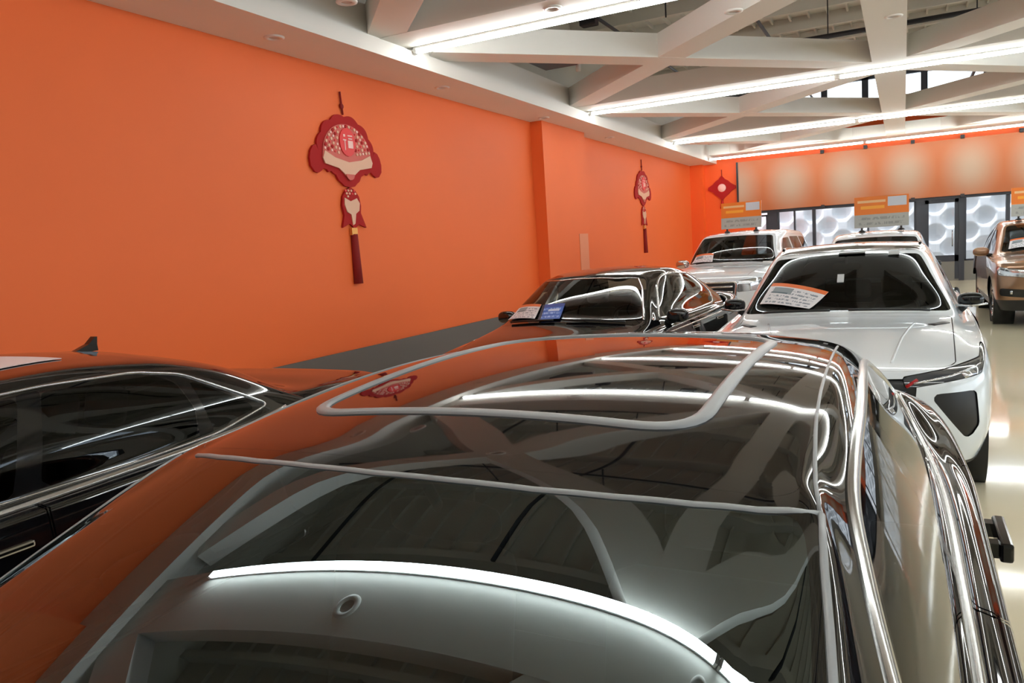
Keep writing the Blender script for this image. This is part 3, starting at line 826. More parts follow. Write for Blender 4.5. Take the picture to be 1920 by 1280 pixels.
# ------------------------------------------------------------------ car shapes
def base(**k):
    S = dict(zs=[.20, .34, .52, .70], ws=[.93, .985, 1., 1., .965], fy=[.14, .05, 0, .02, .09], fz=[.20, .34, .50, .62, .71],
             ry=[.12, .03, 0, .02, .07], rz=[.30, .42, .60, .80, 1.0], zsh=[.82, .88, .90, .92, .93], wr=.335)
    S.update(k); return S
SA = base(w=.92, L=5.02, ax=(.92, 4.06), yc=1.30, zc=.99, xc=.655, xb=.795, zb=(.945, .99), yb8=4.30, xb8=.74,
          yh=2.34, zh=1.382, xh=.585, ycr=3.16, zcr=1.443, yr=3.95, zr=1.39, xr=.56, yt=4.74, zt=1.08, xt=.60,
          crown=.057, k2=.035, k3=.015, ra=.66, fair=True, nu=12, nv=9, paint=M_BLACK, wsglass=M_AGLASS, roofmat=M_BLACK, glass=M_CGLASSD, sideglass=M_CGLASS, intmat=M_INT, wsu=2.30, wsv=9.97,
          win=[([(1.95, .975), (2.76, .982), (3.02, .995), (2.97, 1.335), (2.88, 1.333), (2.64, 1.298), (2.47, 1.246), (2.32, 1.18)], .012), ([(3.10, 1.0), (3.8, 1.026), (4.14, 1.06), (4.28, 1.125), (4.14, 1.21), (3.78, 1.297), (3.3, 1.337), (3.05, 1.338)], .012)],
          pillar=[([(3.00, .99), (3.12, .99), (3.07, 1.345), (2.95, 1.345)], .004)],
          wintrim=([(1.86, .958), (2.3, .958), (2.76, .968), (3.3, .99), (3.8, 1.01), (4.18, 1.05), (4.33, 1.125), (4.18, 1.225), (3.8, 1.315), (3.3, 1.355), (2.9, 1.352), (2.62, 1.315), (2.45, 1.262), (2.30, 1.195), (2.05, 1.06)], -1, .022, M_SATIN),
          doors=[('front_door', [(1.75, .34), (3.03, .30), (3.06, .98), (1.80, .98)]), ('rear_door', [(3.04, .30), (3.72, .34), (4.10, .76), (4.06, 1.02), (3.07, 1.0)])],
          frontparts=[('headlight', [(.46, .60), (.86, .64), (.87, .74), (.60, .69)], .02, M_LAMP, .004), ('grille', [(-.40, .30), (.40, .30), (.44, .58), (-.44, .58)], .04, M_TRIM, -1)])
SB = base(w=.935, L=5.02, ax=(.95, 3.88), yc=1.36, zc=1.0, xc=.665, xb=.80, zb=(.925, .965), yb8=4.20, xb8=.755,
          yh=2.25, zh=1.345, xh=.655, ycr=2.85, zcr=1.393, yr=3.45, zr=1.345, xr=.63, yt=4.22, zt=1.04, xt=.62,
          crown=.055, nu=11, nv=8, paint=M_BLACK, glass=M_CGLASSD,
          win=[([(1.95, .965), (2.585, .965), (2.70, 1.29), (2.50, 1.282), (2.28, 1.22)], .02), ([(2.68, .965), (3.38, .985), (3.405, 1.10), (3.37, 1.22), (3.28, 1.268), (2.785, 1.293)], .03), ([(3.47, .99), (3.76, 1.03), (3.62, 1.12), (3.44, 1.225)], .012)],
          pillar=[([(2.585, .955), (2.685, .955), (2.785, 1.30), (2.70, 1.30)], .003), ([(3.385, .975), (3.475, .985), (3.445, 1.235), (3.31, 1.272), (3.375, 1.22), (3.41, 1.10)], .003)],
          wintrim=([(1.86, .948), (3.0, .955), (3.48, .972), (3.84, 1.03), (3.62, 1.145), (3.42, 1.25), (3.2, 1.295), (2.8, 1.312), (2.48, 1.302), (2.25, 1.24)], .03, .011, M_SATIN),
          doors=[('front_door', [(1.80, .34), (2.62, .30), (2.64, .99), (1.83, .98)]), ('rear_door', [(2.63, .30), (3.32, .34), (3.52, .70), (3.46, 1.0), (2.65, .98)])],
          frontparts=[('headlight', [(.46, .60), (.86, .64), (.87, .74), (.60, .70)], .02, M_LAMP, .004), ('grille', [(-.44, .34), (.44, .34), (.48, .62), (-.48, .62)], .03, M_TRIM, -1)])
SC_ = base(w=.915, L=4.78, ax=(.90, 3.70), yc=1.36, gbulge=(.010, .02, .03), zc=1.0, xc=.73, xb=.80, wsu=2.42, mirs=.82, mirx=.12, zb=(.95, .99), yb8=4.05, xb8=.755,
           yh=2.03, zh=1.395, xh=.575, ycr=2.75, zcr=1.46, yr=3.35, zr=1.41, xr=.55, yt=4.02, zt=1.08, xt=.62, crown=.06,
           paint=M_BLACK, glass=M_CGLASS,
           win=[([(1.96, 1.01), (2.66, 1.005), (2.62, 1.345), (2.42, 1.33), (2.22, 1.25)], .03), ([(2.74, 1.005), (3.44, 1.02), (3.52, 1.10), (3.30, 1.30), (2.70, 1.345)], .05)],
           wintrim=([(1.86, .985), (2.7, .98), (3.48, .995), (3.60, 1.10), (3.34, 1.33), (2.7, 1.375), (2.38, 1.36), (2.18, 1.28)], .05, .026, M_CHROME),
           doors=[('front_door', [(1.78, .34), (2.69, .30), (2.71, 1.0), (1.82, 1.0)]), ('rear_door', [(2.70, .30), (3.34, .36), (3.60, .72), (3.56, 1.02), (2.72, 1.0)])],
           frontparts=[('headlight', [(.44, .58), (.84, .62), (.86, .76), (.48, .72)], .03, M_LAMPW, .004), ('grille', [(-.40, .50), (.40, .50), (.42, .66), (-.42, .66)], .02, M_TRIM, -1)])
SE = base(w=.935, L=4.42, ax=(.90, 3.58), yc=1.38, zc=1.045, xc=.735, xb=.835, zb=(1.01, 1.07), yb8=3.80, xb8=.78,
          yh=2.0, gbulge=(.012, .02, .03), zh=1.507, xh=.575, ycr=2.75, zcr=1.572, yr=3.80, zr=1.50, xr=.57, yt=4.20, zt=1.12, xt=.63, crown=.045, cs=(.01, .10), hs=(.008, .04),
          fy=[.16, .06, 0, .01, .09], fz=[.22, .38, .56, .72, .83], ry=[.12, .03, 0, .05, .10], rz=[.32, .48, .66, .84, 1.04],
          zs=[.22, .38, .56, .76], zsh=[.92, .965, .985, 1.01, 1.02], zfc=.87, wr=.345, nu=11, nv=8, hoodbulge=.035,
          paint=M_WPAINT, roofmat=M_GLOSSTRIM, glass=M_CGLASSD, wsglass=M_CGLASSD, mirmat=M_GLOSSTRIM, mirchrome=True, miry=.50, mirx=.055, mirs=.72, mirz=.085,
          win=[([(2.00, 1.06), (2.70, 1.07), (2.66, 1.40), (2.4, 1.39), (2.16, 1.28)], .03), ([(2.76, 1.07), (3.55, 1.11), (3.72, 1.22), (3.55, 1.36), (2.72, 1.40)], .04)],
          doors=[('front_door', [(1.80, .36), (2.73, .34), (2.75, 1.06), (1.84, 1.04)]), ('rear_door', [(2.74, .34), (3.25, .38), (3.50, .78), (3.52, 1.08), (2.77, 1.06)])],
          frontparts=[('headlight', [(.44, .735), (.84, .80), (.885, .93), (.84, .875), (.66, .835), (.42, .80)], .012, M_LAMP, .004),
                      ('grille', [(-.47, .40), (.47, .40), (.50, .79), (-.50, .79)], .05, M_TRIM, -1),
                      ('air_intake', [(.56, .70), (.81, .715), (.83, .50), (.77, .40)], .03, M_TRIM, -1)],
          clad=([0, .5, 1.4, 3.0, 4.4], [.26, .24, .26, .26, .28]))
SD = base(w=.96, L=4.90, ax=(.95, 3.80), yc=1.42, zc=1.22, xc=.755, xb=.85, zb=(1.165, 1.20), yb8=4.45, xb8=.80,
          yh=2.05, zh=1.715, xh=.66, ycr=2.8, zcr=1.79, yr=4.45, zr=1.74, xr=.62, yt=4.72, zt=1.24, xt=.70, crown=.05,
          fy=[.14, .06, 0, 0, .06], fz=[.28, .45, .68, .90, 1.06], ry=[.1, .03, 0, .02, .06], rz=[.36, .52, .72, .92, 1.14], fws=(1, 1, 1, 1, 1),
          zs=[.28, .45, .66, .88], zsh=[1.07, 1.11, 1.13, 1.14, 1.15], zfc=1.06, wr=.385, hoodbulge=.05,
          paint=M_WPAINT, glass=M_CGLASS, mirmat=M_CHROME,
          win=[([(2.0, 1.22), (2.78, 1.22), (2.76, 1.62), (2.42, 1.61), (2.2, 1.48)], .03), ([(2.86, 1.22), (3.60, 1.23), (3.60, 1.62), (2.84, 1.63)], .03), ([(3.68, 1.23), (4.30, 1.28), (4.22, 1.60), (3.68, 1.62)], .04)],
          doors=[('front_door', [(1.86, .44), (2.81, .42), (2.83, 1.2), (1.9, 1.2)]), ('rear_door', [(2.82, .42), (3.5, .46), (3.66, .9), (3.64, 1.22), (2.85, 1.2)])],
          frontparts=[('headlight', [(.56, .82), (.86, .84), (.90, 1.03), (.60, 1.0)], .03, M_LAMPW, .004),
                      ('grille', [(-.52, .60), (.52, .60), (.56, .97), (-.56, .97)], .03, M_TRIM, -1),
                      ('air_intake', [(-.60, .33), (.60, .33), (.64, .48), (-.64, .48)], .03, M_TRIM, -1)])
SF = base(mirs=.6, mirx=.04, mirmat=M_GLOSSTRIM, w=.925, L=4.60, ax=(.92, 3.62), yc=1.36, zc=1.08, xc=.675, xb=.80, zb=(1.03, 1.08), yb8=4.05, xb8=.77,
          yh=2.10, zh=1.555, xh=.61, ycr=2.8, zcr=1.635, yr=4.05, zr=1.59, xr=.58, yt=4.40, zt=1.15, xt=.64, crown=.06,
          fz=[.24, .40, .58, .76, .90], rz=[.32, .48, .66, .86, 1.06], zs=[.24, .40, .60, .80], zsh=[.95, .99, 1.01, 1.03, 1.04], zfc=.92, wr=.355,
          paint=M_WPAINT, glass=M_CGLASSD,
          win=[([(2.0, 1.09), (2.72, 1.09), (2.70, 1.47), (2.4, 1.46), (2.18, 1.34)], .03), ([(2.79, 1.09), (3.7, 1.12), (3.85, 1.25), (3.7, 1.43), (2.76, 1.475)], .04)],
          frontparts=[('headlight', [(.50, .74), (.86, .78), (.88, .90), (.52, .84)], .02, M_LAMPW, .004), ('grille', [(-.45, .48), (.45, .48), (.48, .80), (-.48, .80)], .04, M_TRIM, -1)])
SG = base(w=.94, L=4.66, ax=(.93, 3.66), yc=1.36, zc=1.13, xc=.685, xb=.815, zb=(1.085, 1.13), yb8=4.15, xb8=.78,
          yh=2.05, zh=1.60, xh=.625, ycr=2.8, zcr=1.68, yr=4.1, zr=1.63, xr=.59, yt=4.46, zt=1.18, xt=.65, crown=.055,
          fy=[.14, .06, 0, 0, .06], fz=[.26, .44, .64, .82, .98], rz=[.34, .5, .7, .9, 1.1], zs=[.26, .43, .63, .84], zsh=[1.0, 1.04, 1.06, 1.08, 1.09], zfc=1.0, wr=.365, hoodbulge=.045,
          paint=M_BRONZE, glass=M_CGLASS, clad=([0, .5, 1.4, 3, 4.6], [.44, .42, .40, .40, .42]),
          win=[([(1.98, 1.14), (2.74, 1.14), (2.72, 1.51), (2.4, 1.50), (2.16, 1.38)], .03), ([(2.81, 1.14), (3.8, 1.17), (3.95, 1.3), (3.8, 1.47), (2.78, 1.515)], .04)],
          doors=[('front_door', [(1.82, .44), (2.77, .42), (2.79, 1.12), (1.86, 1.12)])],
          frontparts=[('headlight', [(.50, .78), (.88, .82), (.90, .95), (.54, .90)], .03, M_LAMPW, .004),
                      ('grille', [(-.46, .62), (.46, .62), (.50, .90), (-.50, .90)], .03, M_TRIM, -1),
                      ('fog_lamp_bay', [(.50, .47), (.86, .50), (.86, .62), (.54, .60)], .03, M_TRIM, -1)])

# ------------------------------------------------------------------ the nearest car
cA, hoodA = make_car('black_saloon_car', 'nearest glossy black saloon with glass roof filling the foreground', SA, (-.70, -1.40, 0))
# seals drawn on the roof: sunroof frame, windscreen header, roof ditches
yo = 1.40
loop = round_poly([(-.40, 1.175+yo), (.402, 1.185+yo), (.395, 2.15+yo), (-.395, 2.15+yo)], .07, 8)
cA.strip('sunroof_seal', loop, .027, .006, M_SEAL, None, True, 'top')
cA.strip('windshield_seal', [(-.512, 2.398), (-.42, 2.368), (-.3, 2.342), (-.16, 2.324), (-.027, 2.315), (.11, 2.317), (.24, 2.325), (.35, 2.343), (.453, 2.368), (.53, 2.398), (.603, 2.435)], .010, .004, M_SEAL, None, False, 'top')
for sg in (1, -1):
    cA.strip('windshield_edge_seal', [(.603, 2.435), (.614, 2.339), (.627, 2.247), (.635, 2.183), (.655, 2.0), (.68, 1.7)], .010, .004, M_SEAL, None, False, 'top', sg)
    cA.strip('roof_ditch', [(.60, 2.44), (.588, 2.52), (.581, 2.587), (.573, 2.68), (.566, 2.772), (.558, 2.95), (.552, 3.147), (.545, 3.4), (.535, 3.7)], .006, .003, M_SEAL, None, False, 'top', sg)
# pulled-out door handle of the rear door
for sg in (1, -1):
    for yy_ in (2.30, 3.86-.02):
        p, n = cA.side(yy_, .82, sg)
        hb_ = MB().box((p.x-sg*.01, yy_-.10, .79), (p.x+sg*.045, yy_-.06, .83)).box((p.x-sg*.01, yy_+.06, .79), (p.x+sg*.045, yy_+.10, .83)).box((p.x+sg*.022, yy_-.12, .785), (p.x+sg*.055, yy_+.12, .838), .008)
        hb_.build('door_handle', M_GLOSSTRIM, cA.root)

# ------------------------------------------------------------------ the other cars
cB, _ = make_car('black_saloon_car', 'black saloon parked beside the orange wall with a shark fin antenna', SB, (-3.55, -1.10, 0))
fin = MB(); fp = [(-.13, 0), (-.06, .016), (.02, .045), (.065, .085), (.078, .084), (.072, .04), (.075, 0)]
p, n = cB.top(0, 3.44)
fin.prism([(a*.82+3.44, b*.82+p.z-.004) for a, b in fp], -.018, .018, 'x'); fin.build('shark_fin_antenna', M_GLOSSTRIM, cB.root)
cB.strip('beltline_trim', [(1.8, .925), (2.5, .925), (3.3, .945), (3.7, .965), (3.95, .99)], .026, .010, M_SATIN, None, False, 'side', 1)
for sg in (1, -1):
    for yy_ in (2.46, 3.25):
        p, n = cB.side(yy_, .82, sg)
        MB().box((p.x-.012, yy_-.11, .81), (p.x+.012, yy_+.11, .835), .008).build('door_handle', M_CHROME, cB.root)
cC, _ = make_car('black_saloon_car', 'black saloon with chrome window trim, second along the orange wall', SC_, (-2.91, 5.08, 0), math.radians(-4))
for sg in (1, -1):
    cC.strip('side_moulding', [(1.1, .60), (2.0, .60), (3.1, .61)], .03, .012, M_CHROME, None, False, 'side', sg)
    cC.strip('shoulder_crease', [(1.2, .86), (2.2, .875), (3.4, .89), (4.2, .90)], .014, .006, M_CHROME, None, False, 'side', sg)
    for yy_ in (2.55, 3.38):
        p, n = cC.side(yy_, .84, sg)
        MB().box((p.x-.012, yy_-.11, .825), (p.x+.012, yy_+.11, .852), .006).build('door_handle', M_CHROME, cC.root)
    c_ = [(.10, 1.30+.02), (.35, 1.33), (.62, 1.48)]
cC.strip('windshield_trim', [(-.50, 2.08), (-.3, 2.01), (0, 1.995), (.3, 2.01), (.50, 2.075), (.585, 1.95), (.655, 1.76), (.715, 1.61)], .018, .006, M_CHROME, None, False, 'top')
cE, hoodE = make_car('white_suv_car', 'white crossover with black roof facing the camera behind the nearest car', SE, (-.43, 4.98, 0))
for sg in (1, -1):
    cE.strip('bonnet_crease', [(.36, .22), (.42, .7), (.50, 1.15)], .014, .005, M_WPAINT, hoodE, False, 'top', sg)
    cE.strip('bonnet_vent', [(.60, 1.08), (.655, 1.15), (.70, 1.22)], .05, .006, M_TRIM, hoodE, False, 'top', sg)
    cE.strip('lamp_chrome', [(.48, .765), (.68, .80), (.84, .845)], .012, .006, M_LAMPW, None, False, 'front', sg)
    cE.strip('lamp_red_accent', [(.44, .745), (.50, .785)], .018, .006, M_REDL, None, False, 'front', sg)
    cE.strip('lamp_cell', [(.74, .80), (.80, .815)], .04, .006, M_LAMPW, None, False, 'front', sg)
    cE.strip('roof_rail', [(.555, 2.5), (.565, 2.9), (.55, 3.6)], .022, .014, M_GLOSSTRIM, None, False, 'top', sg)
for k in range(5): cE.strip('grille_bar', [(-.44, .46+.065*k), (.44, .46+.065*k)], .012, .006, M_GLOSSTRIM, None, False, 'front')
cD, _ = make_car('white_suv_car', 'tall white off-road car with a chrome barred grille near the back wall', SD, (-2.92, 12.35, 0), math.radians(-6))
for k in range(4): cD.strip('grille_bar', [(-.52, .655+.085*k), (.52, .655+.085*k)], .032, .014, M_CHROME, None, False, 'front', lift=-.004)
cD.strip('grille_surround', round_poly([(-.54, .59), (.54, .59), (.585, .98), (-.585, .98)], .03), .03, .02, M_CHROME, None, True, 'front')
p, n = cD.front(0, .79)
em = MB().lathe([(p.y-.03, .001), (p.y-.035, .05), (p.y-.02, .075), (p.y, .08)], 26, 'y'); em.v = [(x_*1.35, y_, z_+.79) for x_, y_, z_ in em.v]
em.build('oval_emblem', M_CHROME, cD.root)
box('number_plate', (-.22, p.y-.03, .48), (.22, p.y-.01, .60), mat('plate_blank', lin(196, 176, 168), .4), cD.root)
cF, _ = make_car('white_suv_car', 'white car whose roof shows above the white crossover', SF, (-.40, 11.4, 0))
cG, _ = make_car('bronze_suv_car', 'bronze sport utility car cut off by the right edge', SG, (2.20, 13.9, 0))
for k in range(3): cG.strip('grille_bar', [(-.47, .67+.08*k), (.47, .67+.08*k)], .02, .01, M_CHROME, None, False, 'front')
for sg in (1, -1): cG.strip('lamp_ring', round_poly([(.60, .80), (.86, .83), (.88, .93), (.62, .89)], .03), .012, .006, M_CHROME, None, True, 'front', sg); cG.strip('fog_lamp', [(.70, .555), (.73, .557)], .06, .012, M_LAMPW, None, False, 'front', sg)
# ------------------------------------------------------------------ printed things
def print_mat(name, paper, head, headh, ink, rows, seed, boxes=()):
    """flat print: heading band, rows of illegible small writing, picture blocks; drawn in the sheet's own u,v"""
    m = mat(name, paper, .45); nt = m.node_tree; bs = nt.nodes['Principled BSDF']
    tc = nt.nodes.new('ShaderNodeTexCoord'); sx = nt.nodes.new('ShaderNodeSeparateXYZ'); nt.links.new(tc.outputs['UV'], sx.inputs[0])
    def M_(op, a, b=None):
        n = nt.nodes.new('ShaderNodeMath'); n.operation = op
        for i, q in enumerate((a, b)):
            if q is None: continue
            if isinstance(q, (int, float)): n.inputs[i].default_value = q
            else: nt.links.new(q, n.inputs[i])
        return n.outputs[0]
    U, Vv = sx.outputs['X'], sx.outputs['Y']
    def mix(f, a, b):
        n = nt.nodes.new('ShaderNodeMix'); n.data_type = 'RGBA'; nt.links.new(f, n.inputs[0])
        for i, q in ((6, a), (7, b)):
            if isinstance(q, tuple): n.inputs[i].default_value = q
            else: nt.links.new(q, n.inputs[i])
        return n.outputs[2]
    def rect(u0, v0, u1, v1): return M_('MULTIPLY', M_('MULTIPLY', M_('GREATER_THAN', U, u0), M_('LESS_THAN', U, u1)), M_('MULTIPLY', M_('GREATER_THAN', Vv, v0), M_('LESS_THAN', Vv, v1)))
    col = paper
    ns = nt.nodes.new('ShaderNodeTexNoise'); ns.noise_dimensions = '2D'; ns.inputs['Scale'].default_value = 1
    mp = nt.nodes.new('ShaderNodeMapping'); mp.inputs['Scale'].default_value = (26, rows*1.0, 1); mp.inputs['Location'].default_value = (seed, seed*.7, 0)
    nt.links.new(tc.outputs['UV'], mp.inputs[0]); nt.links.new(mp.outputs[0], ns.inputs['Vector'])
    row = M_('GREATER_THAN', M_('FRACT', M_('MULTIPLY', Vv, float(rows))), .5)
    body = rect(.08, .06, .92, 1-headh-.06)
    f = M_('MULTIPLY', M_('MULTIPLY', row, M_('GREATER_THAN', ns.outputs['Fac'], .47)), body)
    col = mix(f, col, ink)
    col = mix(rect(0, 1-headh, 1, 1), col, head)
    for (u0, v0, u1, v1, cc) in boxes: col = mix(rect(u0, v0, u1, v1), col, cc)
    nt.links.new(col, bs.inputs['Base Color'])
    return m
def sheet(name, w, h, m, loc, rot, label, cat, parent=None, group=None, thick=.003, curl=0.):
    """thin card with its own thickness, u,v over the face; origin mid bottom edge, face towards -y"""
    nx = 8; vs = []; fs = []
    for d in (0, thick):
        for k in range(2):
            for i in range(nx+1):
                x = -w/2+w*i/nx; vs.append((x, d+curl*(1-(2*i/nx-1)**2), h*k))
    def idx(d, k, i): return d*2*(nx+1)+k*(nx+1)+i
    for i in range(nx):
        fs.append((idx(0, 0, i), idx(0, 0, i+1), idx(0, 1, i+1), idx(0, 1, i)))
        fs.append((idx(1, 0, i+1), idx(1, 0, i), idx(1, 1, i), idx(1, 1, i+1)))
        for k in range(2): fs.append((idx(0, k, i), idx(1, k, i), idx(1, k, i+1), idx(0, k, i+1)))
    for i in (0, nx): fs.append((idx(0, 0, i), idx(0, 1, i), idx(1, 1, i), idx(1, 0, i)))
    me = bpy.data.meshes.new(name); me.from_pydata(vs, [], fs); me.update()
    uv = me.uv_layers.new(name='UVMap')
    for lp in me.loops:
        v = me.vertices[lp.vertex_index].co; uv.data[lp.index].uv = ((v.x+w/2)/w, v.z/h)
    o = link(name, me, m, parent); o.location = loc; o.rotation_euler = rot
    if label: tag(o, label, cat, group)
    return o
ORG = lin(232, 112, 40); INK = lin(120, 124, 132)
P1 = print_mat('price_sheet_print', lin(238, 238, 242), lin(236, 120, 62), .17, lin(150, 158, 170), 7, 1.3, ((.10, .52, .46, .78, lin(150, 160, 168)), (.10, .50, .40, .56, lin(90, 110, 120))))
P2 = print_mat('blue_card_print', lin(44, 92, 190), lin(40, 60, 150), .2, lin(150, 180, 235), 4, 4.1, ((.0, .0, .12, 1, lin(26, 30, 56)), (.35, .55, .85, .68, lin(205, 220, 245))))
def ws_sheet(car, name, bl, br, tr, tl, m, label, lift=.014):
    """card lying on a windscreen or roof, following its curve; corners in the car's plan"""
    bl, br, tr, tl = [np.array(q) for q in (bl, br, tr, tl)]
    n = 14; vs = []; fs = []
    for d in (0, .003):
        for j in range(n+1):
            for i in range(n+1):
                e = (bl*(1-i/n)+br*i/n)*(1-j/n)+(tl*(1-i/n)+tr*i/n)*j/n; q, nn = car.top(e[0], e[1]); vs.append(q+nn*(lift+d))
    k = (n+1)**2; id_ = lambda d, j, i: d*k+j*(n+1)+i
    for j in range(n):
        for i in range(n):
            fs.append((id_(1, j, i), id_(1, j, i+1), id_(1, j+1, i+1), id_(1, j+1, i)))
            fs.append((id_(0, j, i), id_(0, j+1, i), id_(0, j+1, i+1), id_(0, j, i+1)))
    for i in range(n):
        fs += [(id_(0, 0, i), id_(0, 0, i+1), id_(1, 0, i+1), id_(1, 0, i)), (id_(0, n, i), id_(1, n, i), id_(1, n, i+1), id_(0, n, i+1)),
               (id_(0, i, 0), id_(1, i, 0), id_(1, i+1, 0), id_(0, i+1, 0)), (id_(0, i, n), id_(0, i+1, n), id_(1, i+1, n), id_(1, i, n))]
    me = bpy.data.meshes.new(name); me.from_pydata(vs, [], fs); me.update()
    uv = me.uv_layers.new(name='UVMap')
    for lp in me.loops:
        r_ = lp.vertex_index % k; uv.data[lp.index].uv = ((r_ % (n+1))/n, (r_//(n+1))/n)
    o = link(name, me, m); o.location = car.root.location; o.rotation_euler = car.root.rotation_euler
    if label: tag(o, label, 'paper')
    return o
ws_sheet(cE, 'price_sheet', (-.622, 1.570), (-.233, 1.440), (-.101, 1.579), (-.538, 1.730), P1, 'white price sheet with orange heading on the white crossover windscreen')
ws_sheet(cC, 'price_sheet', (-.68, 1.575), (-.31, 1.445), (-.33, 1.635), (-.61, 1.735), P1, 'white price sheet in the corner of the black saloon windscreen')
ws_sheet(cC, 'blue_card', (-.26, 1.415), (-.03, 1.415), (-.06, 1.610), (-.31, 1.620), P2, 'blue card beside the price sheet in the black saloon windscreen')
ws_sheet(cD, 'price_sheet', (-.70, 1.62), (-.27, 1.48), (-.29, 1.64), (-.64, 1.74), P1, 'pale price sheet on the tall white car windscreen')
ws_sheet(cG, 'price_sheet', (-.61, 1.58), (-.2, 1.45), (-.2, 1.62), (-.57, 1.73), P1, 'price sheet on the bronze car windscreen')
ws_sheet(cB, 'paper_sheet', (.05, 2.33), (.50, 2.45), (.42, 3.06), (.0, 2.93), mat('pale_paper', lin(228, 206, 204), .5), 'pale sheet lying on the roof of the wall side black saloon', .003)
# inside the white crossover's screen: small sticker and sensor box
def screen_tag(car, name, x, y, w, h, m, lift=-.008):
    p0, n0 = car.top(x, y); p1, _ = car.top(x, y+.1); sl = (p1-p0).normalized(); nn = Vector((1, 0, 0)).cross(sl)
    mb = MB(); c0 = p0+nn*lift
    vs = [c0+Vector((a*w/2, 0, 0))+sl*(b*h/2)+nn*e for e in (0, .006) for b in (-1, 1) for a in (-1, 1)]
    mb.add(vs, [(0, 2, 3, 1), (4, 5, 7, 6), (0, 1, 5, 4), (2, 6, 7, 3), (0, 4, 6, 2), (1, 3, 7, 5)])
    return mb.build(name, m, car.root)
M_STK = mat('pale_sticker', lin(190, 194, 196), .5)
screen_tag(cE, 'windshield_sticker', -.02, 1.70, .05, .10, M_STK, .004)
screen_tag(cE, 'windshield_sticker', .36, 1.98, .08, .07, M_STK, .004)
screen_tag(cE, 'sensor_cover', .05, 2.0, .20, .10, M_TRIM)

# ------------------------------------------------------------------ roof signs
P3 = print_mat('roof_sign_print', lin(176, 178, 172), lin(236, 126, 34), .58, lin(150, 152, 148), 6, 2.2, ((.06, .80, .58, .88, lin(246, 196, 140)), (.12, .60, .56, .70, lin(250, 170, 50)), (.62, .66, .96, .96, lin(206, 212, 222))))
def roof_sign(car, x, y, w, h, label, rz=0.):
    q, n = car.top(x, y)
    W = Matrix.Translation(car.root.location) @ Matrix.Rotation(car.root.rotation_euler.z, 4, 'Z')
    o = empty('roof_sign'); o.matrix_world = W @ Matrix.Translation(q) @ Matrix.Rotation(rz, 4, 'Z'); tag(o, label, 'sign', 'price signs standing on car roofs')
    b = sheet('sign_board', w, h, P3, (0, 0, .07), (math.radians(-4), 0, 0), None, None, o, thick=.015)
    for sx_ in (-.36, .36):
        e = MB().tube([(sx_*w, .03, .0), (sx_*w, .02, .09)], .016, 10).lathe([(0, .05), (.012, .052), (.03, .03), (.034, .001)], 20, 'z', (sx_*w, .03, .002))
        e.build('suction_foot', M_TRIM, o)
    MB().bar((-w*.44, .02, .07), (w*.44, .02, .07), .012, .012).build('bottom_rail', M_TRIM, o)
    return o
roof_sign(cD, .0, 2.35, .74, .48, 'orange and grey price sign on the roof of the tall white car')
roof_sign(cF, .08, 2.55, .80, .50, 'orange and grey price sign on the roof behind the white crossover')
roof_sign(cG, -.10, 2.35, .80, .50, 'orange and grey price sign on the roof of the bronze car')

